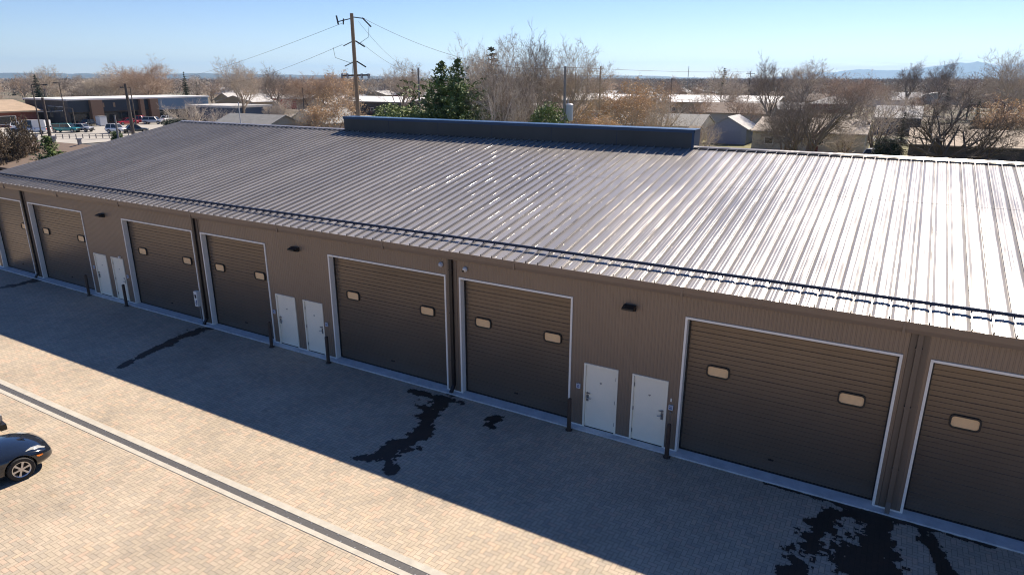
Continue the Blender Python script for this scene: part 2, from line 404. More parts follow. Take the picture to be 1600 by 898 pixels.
# ridge cap
b = MB()
for s_ in (-1, 1):
    ya = YR; yb = YR + s_ * 0.24; za = ZR + 0.100; zb = ZR - SL * 0.24 + 0.072
    b.quad((XL - 0.14, ya, za), (XR + 0.14, ya, za), (XR + 0.14, yb, zb), (XL - 0.14, yb, zb))
    b.quad((XL - 0.14, yb, zb), (XR + 0.14, yb, zb), (XR + 0.14, yb, zb - 0.012), (XL - 0.14, yb, zb - 0.012))
b.build('ridge_cap', M['roof'], BL)
b = MB(); b.box(XL, XR, YR - 0.20, YR - 0.19, ZR - 0.06, ZR + 0.06); b.build('ridge_closure', M['bronze'], BL)
# gutter
gt = MB().prism([(-0.005, 4.80), (-0.17, 4.80), (-0.20, 4.90), (-0.215, 5.02), (-0.195, 5.02), (-0.18, 4.93), (-0.02, 4.93), (-0.005, 4.98)], 'x', XL - 0.1, XR + 0.1).build('gutter', M['gutter'], BL)
for k in range(14): MB().box(-41.0 + k*5.2, -40.94 + k*5.2, -0.221, -0.165, 4.795, 5.025).build('gutter_joint', M['gutter'], gt)
# snow rail
SR = MB(); ys = 0.62; zs = ZE + SL * (ys - YE)
SR.box(XL, XR, ys - 0.015, ys + 0.02, zs + 0.085, zs + 0.165)
rail = SR.build('snow_rail', M['navy'], BL)
b = MB(); k = math.floor(XL / 0.402)
while k * 0.402 < XR:
    xx = k * 0.402 + 0.30
    if xx > XL:
        if -36.5 < xx < 3.3: MB().box(xx - 0.018, xx + 0.018, ys - 0.03, ys + 0.03, zs + 0.04, zs + 0.095).build('seam_clamp', M['navy'], rail)
        else: b.box(xx - 0.018, xx + 0.018, ys - 0.03, ys + 0.03, zs + 0.04, zs + 0.095)
    k += 1
tag(b.build('seam_clamps', M['navy'], rail), kind='stuff')
# roof monitor (raised curb on the ridge)
mo = MB().box(-28.55, -8.02, 12.50, 13.35, 7.30, 8.22).build('roof_monitor', M['monitor'], BL)
MB().box(-28.60, -7.97, 12.46, 13.39, 8.222, 8.262).build('cap_flashing', M['bluetrim'], mo)
MB().box(-28.60, -7.97, 12.465, 12.498, 8.12, 8.220).build('cap_flashing', M['bluetrim'], mo)
MB().box(-8.018, -7.985, 12.465, 13.38, 7.30, 8.221).build('corner_trim', M['bluetrim'], mo)
MB().box(-8.10, -8.02, 12.475, 12.498, 7.38, 8.118).build('corner_trim', M['bluetrim'], mo)
for k in range(5): MB().box(-25.2 + k*3.4, -25.18 + k*3.4, 12.494, 12.502, 7.45, 8.118).build('panel_joint', M['navy'], mo)

def rrect(cx, cz, w_, h_, r, n=5):
    P = []
    for (sx_, sz_, a0) in ((1, 1, 0), (-1, 1, 90), (-1, -1, 180), (1, -1, 270)):
        for i in range(n + 1):
            a_ = R(a0 + 90 * i / n); P.append((cx + sx_ * (w_/2 - r) + r * math.cos(a_), cz + sz_ * (h_/2 - r) + r * math.sin(a_)))
    return P
def ohdoor(x0, x1, wins):
    tw = 0.06
    o = MB()
    z = 0.047; yb = 0.215
    x0i, x1i, zt = x0 + tw, x1 - tw, TD - tw
    row = 0
    while z < zt:
        big = row % 4 == 3
        h = 0.133; z1 = min(z + h, zt); g_ = 0.022 if big else 0.014
        d_ = 0.010 if big else 0.0045
        o.quad((x0i, yb, z), (x1i, yb, z), (x1i, yb - 0.004, z1 - g_), (x0i, yb - 0.004, z1 - g_))
        o.quad((x0i, yb - 0.004, z1 - g_), (x1i, yb - 0.004, z1 - g_), (x1i, yb + d_, z1 - g_/2), (x0i, yb + d_, z1 - g_/2))
        o.quad((x0i, yb + d_, z1 - g_/2), (x1i, yb + d_, z1 - g_/2), (x1i, yb, z1), (x0i, yb, z1))
        z = z1; row += 1
    D = o.build('overhead_door', M['ohdoor'], BL, fix=False)
    b = MB()
    b.box(x0, x0i, -0.03, 0.24, 0.047, TD); b.box(x1i, x1, -0.03, 0.24, 0.047, TD); b.box(x0i, x1i, -0.03, 0.24, zt, TD)
    b.build('door_trim', M['white'], D)
    b = MB(); b.box(x0i, x1i, 0.19, 0.213, 0.046, 0.085); b.build('bottom_seal', M['black'], D)
    b = MB(); b.box(x0i, x0i+0.05, 0.185, 0.21, 0.1, zt); b.build('weather_strip', M['black'], D)
    b = MB(); b.box(x1i-0.03, x1i, 0.185, 0.21, 0.1, zt); b.build('weather_strip', M['black'], D)
    for wx_, wz in wins:
        b = MB(); P = rrect(wx_, wz, 0.63, 0.35, 0.10); Q = rrect(wx_, wz, 0.555, 0.275, 0.075); n = len(P)
        i = len(b.v)
        for ring, y in ((P, 0.21), (P, 0.165), (Q, 0.165), (Q, 0.20)): b.v += [(p[0], y, p[1]) for p in ring]
        for r_ in range(3):
            for j in range(n):
                q = i + r_ * n; b.f.append((q + j, q + (j+1) % n, q + n + (j+1) % n, q + n + j))
        fr = b.build('window', M['black'], D)
        MB().poly([(p[0], 0.196, p[1]) for p in Q]).build('pane', M['film'], D)
    b = MB(); b.box((x0+x1)/2 - 0.07, (x0+x1)/2 + 0.07, 0.185, 0.208, 0.42, 0.46)
    b.build('lift_handle', M['bronze'], D)
    return D
WN = {-43.55: [(-40.59, 2.71)], -39.261: [(-38.37, 2.69), (-35.06, 2.69)], -30.845: [(-29.9, 2.7), (-26.63, 2.69)], -25.150: [(-24.43, 2.69), (-21.94, 2.69)],
      -17.798: [(-16.88, 2.68), (-13.45, 2.69)], -11.941: [(-11.16, 2.68), (-8.59, 2.68)], -4.457: [(-3.5, 2.68), (-0.19, 2.70)], 1.279: [(2.21, 2.70), (5.47, 2.70)]}
for x0, x1, _ in doors:
    if x1 > XR: continue
    ohdoor(x0, x1, WN.get(x0, [(x0 + 0.9, 2.69), (x1 - 0.9, 2.69)]))
def pdoor(x0, x1, hinge_right):
    fw = 0.055
    fr = MB(); fr.box(x0, x0 + fw, -0.035, 0.10, 0.047, TP); fr.box(x1 - fw, x1, -0.035, 0.10, 0.047, TP); fr.box(x0 + fw, x1 - fw, -0.035, 0.10, TP - fw, TP)
    D = MB().box(x0 + fw + 0.006, x1 - fw - 0.006, 0.012, 0.06, 0.070, TP - fw - 0.006).build('personnel_door', M['cream'], BL)
    fr.build('door_frame', M['cream'], D)
    MB().box(x0 + fw, x1 - fw, 0.0, 0.1, 0.046, 0.064).build('threshold', M['bronze'], D)
    MB().box(x0 + fw - 0.001, x1 - fw + 0.001, 0.065, 0.08, 0.05, TP - fw).build('door_gap', M['black'], D)
    hx = x0 + fw + 0.075 if hinge_right else x1 - fw - 0.075
    s_ = 1 if hinge_right else -1
    b = MB(); b.box(hx - 0.035, hx + 0.035, -0.004, 0.012, 0.93, 1.14); b.tube([(hx, 0.01, 1.05), (hx, -0.05, 1.05), (hx + s_ * 0.13, -0.055, 1.045)], 0.014, 8)
    b.tube([(hx, 0.01, 1.20), (hx, -0.025, 1.20)], 0.032, 10)
    b.box(min(hx, hx + s_*0.10), max(hx, hx + s_*0.10), -0.03, -0.02, 1.19, 1.215)
    b.build('lever_handle', M['steel'], D)
    hy = x1 - fw - 0.012 if hinge_right else x0 + fw + 0.012
    for z in (0.35, 1.08, 1.85): MB().tube([(hy, -0.004, z - 0.055), (hy, -0.004, z + 0.055)], 0.013, 6).build('hinge', M['steel'], D)
    cx = (x0 + x1) / 2
    MB().tube([(cx, 0.013, 1.60), (cx, 0.004, 1.60)], 0.022, 10).box(cx - 0.035, cx + 0.035, 0.006, 0.011, 1.60, 1.625).build('door_viewer', M['steel'], D)
for x0, x1, h in pdoors: pdoor(x0, x1, h)
# foundation sill under siding between openings
b = MB(); cur = XL
for x0, x1, zt in ops + [(XR, XR, 0)]:
    if x0 - cur > 0.05: b.box(cur + 0.002, x0 - 0.002, -0.035, -0.016, 0.046, 0.082)
    cur = x1
b.build('base_flashing', M['white'], BL)
# downspouts and unit joints
for X in (-39.60, -25.43, -12.22, 1.0, 14.5):
    b = MB(); b.box(X - 0.055, X + 0.055, -0.115, -0.016, 0.30, 4.80)
    b.prism([(-0.115, 0.30), (-0.016, 0.30), (-0.20, 0.06), (-0.29, 0.09)], 'x', X - 0.054, X + 0.054)
    d = b.build('downspout', M['bronze'] if X < 0 else M['trim_brown'], BL)  # left spouts coloured near black, painting in the shade of the joint gap
    b = MB()
    for z in (1.2, 2.9, 4.4): b.box(X - 0.075, X + 0.075, -0.119, -0.016, z, z + 0.03)
    b.build('strap', M['bronze'] if X < 0 else M['trim_brown'], d)
    MB().box(X - 0.19, X - 0.062, -0.03, -0.0165, 0.09, 4.80).box(X + 0.062, X + 0.19, -0.03, -0.0165, 0.09, 4.80).build('corner_flashing', M['trim_brown'], BL)
# wall lights
for X in (-32.32, -19.44, -6.04, 7.2):
    b = MB(); b.prism([(-0.016, 4.27), (-0.016, 4.12), (-0.06, 4.10), (-0.30, 4.17), (-0.30, 4.22), (-0.10, 4.28)], 'x', X - 0.17, X + 0.17)
    L_ = b.build('wall_light', M['black'], BL)
    b = MB(); b.quad((X - 0.14, -0.08, 4.103), (X + 0.14, -0.08, 4.103), (X + 0.14, -0.28, 4.161), (X - 0.14, -0.28, 4.161)); b.build('lens', M['plastic'], L_)
# dome cameras
for X, Z, tilt in ((-12.64, 4.53, 0), (-11.68, 4.50, 1)):
    b = MB(); b.tube([(X, -0.016, Z), (X, -0.055, Z), (X, -0.07, Z)], [0.085, 0.085, 0.07], 16)
    cdm = b.build('security_camera', M['plastic'], BL)
    b = MB()
    for i in range(5):
        a0 = R(18 * i); a1 = R(18 * (i + 1))
        b.tube([(X, -0.07 - 0.065 * math.sin(a0), Z), (X, -0.07 - 0.065 * math.sin(a1), Z)], [0.065 * math.cos(a0) + 1e-3, 0.065 * math.cos(a1) + 1e-3], 14, False)
    b.build('dome', M['plastic'] if not tilt else M['white'], cdm, smooth=True)
    if tilt: MB().tube([(X - 0.01, -0.12, Z - 0.03), (X - 0.015, -0.15, Z - 0.045)], 0.032, 10).build('lens', M['black'], cdm)
# keypads
for X, Z in ((-7.56, 1.38), (-4.66, 1.40), (-21.03, 1.38), (-18.14, 1.38), (-33.92, 1.42), (-31.10, 1.35)):
    kp = MB().box(X - 0.065, X + 0.065, -0.055, -0.014, Z - 0.075, Z + 0.075).build('keypad', M['plastic'], BL)
    b = MB(); b.box(X - 0.045, X + 0.045, -0.058, -0.0545, Z - 0.045, Z + 0.0); 
    b.box(X - 0.045, X + 0.03, -0.058, -0.0545, Z + 0.02, Z + 0.05); b.build('keypad_buttons', M['keypad_face'], kp)
MB().box(-4.69, -4.65, -0.035, -0.014, 1.58, 1.68).build('bell_button', M['white'], BL)
MB().tube([(-4.66, -0.014, 1.24), (-4.66, -0.05, 1.24)], 0.035, 10).build('key_switch', M['steel'], BL)
MB().box(-31.55, -31.43, -0.09, -0.016, 2.22, 2.30).build('door_lamp', M['white'], BL)
# white utility box with conduit
ub = MB().box(-25.93, -25.72, -0.20, -0.035, 0.82, 1.50).build('utility_box', M['white'], BL)
MB().box(-25.88, -25.77, -0.205, -0.199, 1.2, 1.36).build('display', M['black'], ub)
MB().tube([(-25.78, -0.205, 1.12), (-25.78, -0.25, 0.98), (-25.80, -0.215, 0.9)], 0.02, 6).build('hose', M['keypad_face'], ub)
MB().tube([(-25.82, -0.06, 0.82), (-25.82, -0.06, 0.06)], 0.018, 6).build('conduit', M['zinc'], ub)

# bollards
bpos = [(-34.15, -0.40, 'dark bronze bollard left of the farthest pair of cream doors'), (-30.96, -0.40, 'dark bronze bollard right of the farthest pair of cream doors'),
        (-20.94, -0.42, 'dark bronze bollard left of the middle pair of cream doors'), (-17.81, -0.42, 'dark bronze bollard right of the middle pair of cream doors'),
        (-7.67, -0.40, 'dark bronze bollard left of the nearest pair of cream doors'), (-4.57, -0.40, 'dark bronze bollard right of the nearest pair of cream doors')]
M['bollard'] = mat('bollard_paint', (0.06, 0.04, 0.03), 0.5, 0, 0.2, 6)
def bollard():
    t = empty('bollard')
    MB().tube([(0, 0, 0.0), (0, 0, 1.04)], 0.065, 18, True).build('post', M['bollard'], t, smooth=False)
    pts = [(0, 0, 1.04 + 0.05 * math.sin(R(a_))) for a_ in (0, 30, 60, 88)]
    MB().tube(pts, [0.067 * math.cos(R(a_)) for a_ in (0, 30, 60, 88)], 18, True).build('cap', M['bollard'], t, smooth=True)
    MB().tube([(0, 0, 0), (0, 0, 0.02)], 0.11, 18).build('base_plate', M['bollard'], t)
    return t
b0 = bollard()
for i, (x, y, l) in enumerate(bpos):
    o = b0 if i == 0 else copy_tree(b0)
    o.location = (x, y, 0.002); tag(o, l, 'bollard', 'bollards guarding the cream doors')

# wet patches on the pavers
M['wet'] = pavers('wet_pavers', 0.07, 0.55)
def noise2(x, y, s):
    n = math.sin(x * 12.9898 + y * 78.233 + s * 37.7) * 43758.5453
    return n - math.floor(n)
def vnoise(x, y, s):
    i, j = math.floor(x), math.floor(y); fx, fy = x - i, y - j
    fx = fx*fx*(3-2*fx); fy = fy*fy*(3-2*fy)
    a_ = noise2(i, j, s)*(1-fx) + noise2(i+1, j, s)*fx; c_ = noise2(i, j+1, s)*(1-fx) + noise2(i+1, j+1, s)*fx
    return a_*(1-fy) + c_*fy
WZ = [0.004]
def wet(path, label, seed, thr=0.0):
    WZ[0] += 0.0007; z = WZ[0]
    x0 = min(p[0]-p[2] for p in path)-0.5; x1 = max(p[0]+p[2] for p in path)+0.5
    y0 = min(p[1]-p[2] for p in path)-0.5; y1 = min(-0.05, max(p[1]+p[2] for p in path)+0.4)
    b = MB(); c = 0.028
    nx = int((x1-x0)/c); ny = int((y1-y0)/c)
    segs = list(zip(path[:-1], path[1:])) if len(path) > 1 else [(path[0], path[0])]
    for iy in range(ny):
        y = y0 + iy*c; run = None
        if -0.262 < y + c: continue
        for ix in range(nx + 1):
            x = x0 + ix*c; best = -9
            for p, q in segs:
                dx, dy = q[0]-p[0], q[1]-p[1]; L2 = dx*dx+dy*dy
                t_ = 0 if L2 == 0 else max(0, min(1, ((x-p[0])*dx+(y-p[1])*dy)/L2))
                d = math.hypot(x-p[0]-dx*t_, y-p[1]-dy*t_); best = max(best, 1 - d/(p[2]+(q[2]-p[2])*t_))
            if best < -0.9: on = False
            else:
                bi, bj = math.floor(x/0.112), math.floor(y/0.112); m_ = (bi - bj) % 4
                if m_ == 1: bi -= 1
                if m_ == 2: bj -= 1
                nb = noise2(bi, bj, seed)
                v = best + 1.5*(vnoise(x*3.3, y*3.3, seed)-0.5) + 0.7*(vnoise(x*9, y*9, seed+3)-0.5) + 0.55*(nb-0.5) + 0.4*(vnoise(x*22, y*22, seed+7)-0.5)
                on = v > 0.10 + thr and ix < nx
            if on and run is None: run = x
            if not on and run is not None:
                b.quad((run, y, z), (x, y, z), (x, y+c, z), (run, y+c, z)); run = None
    o = b.build('wet_patch', M['wet'], fix=False)
    return tag(o, label, 'wet patch', 'wet patches below the downspouts')
wet([(-25.0, -0.35, .30), (-25.1, -1.0, .38), (-25.0, -1.7, .22), (-24.9, -2.4, .22), (-24.7, -3.4, .16), (-24.3, -4.7, .16)], 'narrow jagged wet streak on shaded pavers below the white utility box', 5)
wet([(-12.1, -0.35, .25), (-12.15, -0.9, .50), (-12.0, -1.7, .42), (-11.7, -2.3, .28), (-11.5, -2.8, .26), (-11.55, -3.5, .36), (-11.75, -4.2, .32), (-11.85, -4.55, .30), (-12.3, -4.95, .16)], 'long dark wet streak on the pavers left of centre, reaching the sunlit edge', 11)
wet([(-11.5, -4.4, .28), (-11.1, -4.75, .22), (-10.95, -5.0, .15)], 'short wet branch at the shadow edge on the right of the long wet streak', 12)
wet([(-13.6, -0.75, .12), (-13.0, -0.75, .16), (-12.4, -0.7, .2)], 'thin wet patch reaching left from the head of the long wet streak', 8)
wet([(-10.05, -0.95, .22), (-9.95, -1.35, .18)], 'small broken wet spot in front of the overhead door right of centre', 21)
wet([(0.9, -0.35, .45), (0.75, -1.1, .50), (0.75, -2.0, .62), (0.8, -3.0, .62), (0.9, -4.4, .6)], 'widest solid wet patch on the pavers at the lower right', 31, 0.0)
wet([(0.4, -0.5, .22), (-0.1, -0.8, .35), (-0.35, -1.5, .36), (-0.5, -2.2, .38), (-0.6, -2.9, .34), (-0.7, -3.8, .36)], 'broken wet trail along the left of the widest wet patch', 44, 0.08)
wet([(-1.9, -0.34, .10), (-0.9, -0.34, .09), (0.3, -0.36, .12), (1.4, -0.34, .10), (3.2, -0.34, .09)], 'thin wet line along the concrete strip at the lower right', 47)
wet([(1.75, -0.45, .15), (1.95, -1.0, .20), (2.15, -1.7, .18), (2.25, -2.4, .16)], 'small broken wet trail in front of the rightmost overhead door', 52)
wet([(-39.4, -0.4, .30), (-39.2, -1.0, .28), (-39.4, -1.8, .25)], 'small wet patch below the farthest downspout at the left edge', 61)

# ================================================================== vehicles
def paint(name, c, rough=0.25): return mat(name, c, rough, 0.1, coat=0.8)
M['p_black'] = paint('black_car_paint', (0.010, 0.014, 0.022), 0.12)
M['p_white'] = paint('white_car_paint', (0.75, 0.75, 0.75)); M['p_teal'] = paint('teal_car_paint', (0.02, 0.22, 0.24))
M['p_red'] = paint('red_car_paint', (0.45, 0.02, 0.03)); M['p_dark'] = paint('dark_car_paint', (0.035, 0.05, 0.06)); M['p_silver'] = paint('silver_car_paint', (0.45, 0.46, 0.48))
M['p_navy'] = paint('navy_car_paint', (0.02, 0.04, 0.10))
def wheel(parent, x, y, r, wd, side, spokes=6):
    k = 28; P = [(r*0.66, wd*0.48), (r*0.93, wd*0.5), (r, wd*0.34), (r, -wd*0.34), (r*0.93, -wd*0.5), (r*0.66, -wd*0.48)]
    b = MB(); n = len(P)
    for i in range(k):
        a_ = 2*math.pi*i/k
        for (q, xx) in P: b.v.append((xx, q*math.cos(a_), q*math.sin(a_)))
    for i in range(k):
        for j in range(n):
            b.f.append((i*n+j, i*n+(j+1) % n, ((i+1) % k)*n+(j+1) % n, ((i+1) % k)*n+j))
    t = b.build('wheel', M['tyre'], parent, smooth=False); t.location = (x, y, r)
    b = MB(); s_ = side
    for i in range(k):
        a0 = 2*math.pi*i/k; a1 = 2*math.pi*(i+1)/k
        c0, c1, d0, d1 = math.cos(a0), math.cos(a1), math.sin(a0), math.sin(a1)
        b.quad((s_*wd*0.50, r*.68*c0, r*.68*d0), (s_*wd*0.50, r*.68*c1, r*.68*d1), (s_*wd*0.44, r*.60*c1, r*.60*d1), (s_*wd*0.44, r*.60*c0, r*.60*d0))
        b.quad((s_*wd*0.44, r*.60*c0, r*.60*d0), (s_*wd*0.44, r*.60*c1, r*.60*d1), (s_*wd*0.05, r*.58*c1, r*.58*d1), (s_*wd*0.05, r*.58*c0, r*.58*d0))
    for i in range(spokes):
        a_ = 2*math.pi*i/spokes + 0.2; ca, sa = math.cos(a_), math.sin(a_)
        st = len(b.v); b.prism([(r*0.08, -r*0.085), (r*0.36, -r*0.065), (r*0.63, -r*0.10), (r*0.63, r*0.10), (r*0.36, r*0.065), (r*0.08, r*0.085)], 'x', s_*wd*0.36, s_*wd*0.46)
        for q in range(st, len(b.v)):
            X_, Y_, Z_ = b.v[q]; b.v[q] = (X_, Y_*ca - Z_*sa, Y_*sa + Z_*ca)
    b.tube([(s_*wd*0.34, 0, 0), (s_*wd*0.48, 0, 0)], r*0.14, 12)
    b.build('rim', M['rim'], t)
    b = MB(); b.poly([(s_*wd*0.08, r*.58*math.cos(2*math.pi*i/16), r*.58*math.sin(2*math.pi*i/16)) for i in range(16)]); b.build('brake_disc', M['bronze'], t)
    return t
def loft(rings, close=True):
    b = MB(); n = len(rings[0])
    for r_ in rings: b.v += [tuple(p) for p in r_]
    for i in range(len(rings)-1):
        for j in range(n):
            b.f.append((i*n+j, i*n+(j+1) % n, (i+1)*n+(j+1) % n, (i+1)*n+j))
    if close: b.f.append(tuple(range(n))); b.f.append(tuple(reversed(range((len(rings)-1)*n, len(rings)*n))))
    return b
def ring(y, wl, wm, wt, zl, zs, zb, zt, cz=0.03):
    """half section mirrored: low, sill, belt, top edge, crown"""
    H = [(0, zl), (wl*0.8, zl), (wl, zl+0.05), (wm, zs), (wm, (zs+zb)/2), (wm*0.975, zb), (wt, zt-0.02), (wt*0.5, zt+cz*0.7), (0, zt+cz)]
    P = [(x, y, z) for x, z in H] + [(-x, y, z) for x, z in reversed(H[1:-1])]
    return P
def vehicle(name, label, cat, kind, pm, loc, rz, L=4.5, W=1.8, H=1.45, group=None, fine=False):
    t = empty(name, loc, rz, label, cat, group); h = L/2; w2 = W/2
    wr = {'coupe': 0.325, 'sedan': 0.32, 'suv': 0.36, 'pickup': 0.38, 'van': 0.36}[kind]
    fo, ro = {'coupe': (0.86, 0.95), 'sedan': (0.85, 1.0), 'suv': (0.85, 0.9), 'pickup': (0.9, 1.15), 'van': (0.85, 1.0)}[kind]
    zb = {'coupe': 0.70, 'sedan': 0.85, 'suv': 1.0, 'pickup': 1.05, 'van': 1.15}[kind]; zt = zb + 0.06
    hood = {'coupe': 0.12, 'sedan': 0.12, 'suv': 0.06, 'pickup': 0.04, 'van': 0.12}[kind]; zl = 0.17 if kind in ('coupe', 'sedan') else 0.3
    if kind == 'coupe':
        rings = [ring(h, .30, .52, .30, .26, .34, .46, .50, .01), ring(h-.06, .50, .66, .46, .20, .32, .52, .56, .02), ring(h-.22, .66, .80, .60, .17, .32, .60, .65, .03),
                 ring(h-.5, .78, .875, .68, .16, .34, .69, .74, .04), ring(h-.86, .82, .90, .70, .16, .36, .73, .80, .05), ring(h-1.3, .82, .885, .68, .16, .34, .73, .83, .06),
                 ring(h-1.75, .82, .87, .70, .16, .34, .76, .86, .05), ring(h-2.6, .82, .87, .72, .16, .34, .78, .87, .03), ring(-h+1.3, .84, .90, .74, .18, .36, .80, .90, .03),
                 ring(-h+.7, .82, .90, .74, .20, .36, .80, .90, .03), ring(-h+.2, .74, .84, .68, .26, .38, .76, .87, .02), ring(-h, .55, .68, .5, .32, .42, .66, .74, .01)]
    else:
        s_ = w2/0.9
        nose = zb - hood
        rings = [ring(h, .62*s_, .74*s_, .66*s_, zl+.1, zl+.2, nose-.12, nose-.06, .0), ring(h-.15, .76*s_, .86*s_, .74*s_, zl, zl+.18, nose-.04, nose+.03, .01),
                 ring(h-.85, .8*s_, .9*s_, .76*s_, zl, zl+.18, nose, nose+.08, .03), ring(h-1.35, .8*s_, .89*s_, .77*s_, zl, zl+.18, zb, zt, .02),
                 ring(0, .8*s_, .9*s_, .78*s_, zl, zl+.18, zb, zt, .0), ring(-h+1.0, .8*s_, .9*s_, .78*s_, zl, zl+.18, zb, zt, .0),
                 ring(-h+.12, .78*s_, .87*s_, .74*s_, zl, zl+.2, zb, zt-.01, 0), ring(-h, .7*s_, .8*s_, .68*s_, zl+.1, zl+.22, zb-.06, zt-.08, 0)]
    bo = loft(rings).build('body', pm, t, smooth=True)
    md = bo.modifiers.new('smooth', 'SUBSURF'); md.levels = md.render_levels = 3 if fine else 1
    yf, yr = h - fo, -h + ro
    for y in (yf, yr):
        cu = MB().tube([(-1.3, y, wr), (1.3, y, wr)], wr*1.16, 32)
        me = bpy.data.meshes.new('cut'); me.from_pydata(cu.v, [], cu.f)
        # punch the arch: boolean evaluated once, then the cutter is thrown away
        c_ = bpy.data.objects.new('cut', me); col.objects.link(c_); c_.parent = t
        bm_ = bo.modifiers.new('arch', 'BOOLEAN'); bm_.operation = 'DIFFERENCE'; bm_.object = c_; bm_.solver = 'EXACT'
    bpy.context.view_layer.update()
    dg = bpy.context.evaluated_depsgraph_get(); nm = bpy.data.meshes.new_from_object(bo.evaluated_get(dg))
    bo.modifiers.clear(); bo.data = nm
    for c_ in [c for c in t.children if c.name.startswith('cut')]: bpy.data.objects.remove(c_)
    for poly in nm.polygons: poly.use_smooth = abs(poly.normal.x) < 2 and (fine or True)
    # dark floor tub closing the arches
    MB().box(-w2*0.62, w2*0.62, -h+.35, h-.4, zl+0.03, zb-0.18).build('underbody', M['black'], t)
    for y in (yf, yr):
        for s_ in (-1, 1): wheel(t, s_*(w2 - 0.12), y, wr, 0.225, s_, 6)
    # greenhouse
    G_ = {'coupe': (h-1.45, h-2.1, -h+1.35, -h+.75), 'sedan': (h-1.3, h-1.95, -h+1.35, -h+.7), 'suv': (h-1.15, h-1.7, -h+.45, -h+.15),
          'pickup': (h-1.35, h-1.9, -h+2.25, -h+2.05), 'van': (h-.75, h-1.5, -h+.2, -h+.08)}[kind]
    a0, a1, a2, a3 = G_; wb_, wt_ = w2*0.86, w2*0.70; zr = H
    bot = [(wb_, a0, zt-.03), (wb_, a3, zt-.03), (-wb_, a3, zt-.03), (-wb_, a0, zt-.03)]; top = [(wt_, a1, zr-.03), (wt_, a2, zr-.03), (-wt_, a2, zr-.03), (-wt_, a1, zr-.03)]
    b = MB()
    for i in range(4): b.quad(bot[i], bot[(i+1) % 4], top[(i+1) % 4], top[i])
    b.build('windows', M['glass'], t)
    b = MB(); b.prism([(a1+.06, zr-.05), (a1+.04, zr-.01), ((a1+a2)/2, zr+.02), (a2-.03, zr-.01), (a2-.05, zr-.05)], 'x', -wt_-.02, wt_+.02)
    for s_ in (-1, 1):
        b.tube([(s_*wb_, a0+.02, zt-.02), (s_*(wt_), a1+.02, zr-.03)], 0.045, 6); b.tube([(s_*wb_, a3-.01, zt-.02), (s_*wt_, a2-.02, zr-.03)], 0.06, 6)
        if kind in ('sedan', 'suv', 'pickup', 'van'): 
            m_ = (a0+a3)/2 - .1; b.tube([(s_*(wb_+.01), m_, zt-.02), (s_*(wt_+.01), m_, zr-.03)], 0.045, 6)
    b.build('cabin_roof', pm, t)
    if kind == 'van':   # solid cargo sides
        MB().prism([(-h+.1, zt-.02), ((a0+a3)/2, zt-.02), ((a0+a3)/2-.05, zr-.02), (-h+.12, zr-.02)], 'x', -w2*0.87, w2*0.87).build('cargo_panel', pm, t)
    if kind == 'pickup':
        MB().box(-w2*0.72, w2*0.72, -h+.15, a3-.08, zb-.35, zt+.012).build('truck_bed', M['black'], t)
    # lamps
    if kind == 'coupe':
        for s_ in (-1, 1):
            b = MB(); P = [(0.50, h-.31, .668), (0.60, h-.17, .600), (0.735, h-.30, .590), (0.800, h-.55, .655), (0.745, h-.66, .728), (0.60, h-.50, .722)]
            P = [(s_*p[0], p[1], p[2]+.006) for p in P]; c0 = (s_*.665, h-.42, .705)
            for i in range(6): b.tri(P[i], P[(i+1) % 6], c0)
            b.build('headlight', M['lamp'], t, smooth=True)
            b = MB(); b.tri((s_*.805, h-.30, .50), (s_*.872, h-.45, .56), (s_*.868, h-.42, .50)); b.quad((s_*.82, h-.30, .505), (s_*.83, h-.31, .545), (s_*.886, h-.47, .575), (s_*.884, h-.45, .535))
            b.build('side_marker', M['amber'], t)
            MB().box(s_*0.86 - .06, s_*0.86 + .12*s_*0 + .06, h-1.80, h-1.62, .88, .98).build('wing_mirror', pm, t)
        MB().box(-.46, .46, h-.045, h-.01, .30, .42).build('grille', M['black'], t)
        MB().box(-.05, .05, h-.7, h-.45, .792, .800).build('hood_vent', M['black'], t)
    else:
        for s_ in (-1, 1):
            MB().box(s_*w2*.70-.13, s_*w2*.70+.13, h-.10, h+.0, zb-hood-.22, zb-hood-.06).build('headlight', M['lamp'], t)
            MB().box(s_*w2*.74-.10, s_*w2*.74+.10, -h-.01, -h+.1, zb-.30, zb-.06).build('tail_light', M['redlens'], t)
        MB().box(-w2*.5, w2*.5, h-.06, h+.02, zl+.22, zb-hood-.12).build('grille', M['black'], t)
        b = MB(); b.box(-w2*.9, w2*.9, h-.12, h+.05, zl+.02, zl+.2); b.build('bumper', M['plastic'] if kind == 'van' else M['bronze'], t)
    return t
near = vehicle('sports_coupe', 'black sports coupe with silver six spoke wheels cut off by the left edge', 'car', 'coupe', M['p_black'], (-20.33, -11.40, 0.002), R(-9), 4.3, 1.8, 1.25, fine=True)
vehicle('parked_car', 'black car nose just entering the left edge beyond the coupe', 'car', 'sedan', M['p_black'], (-23.40, -11.50, 0.002), R(-7), 4.6, 1.82, 1.42, fine=True)

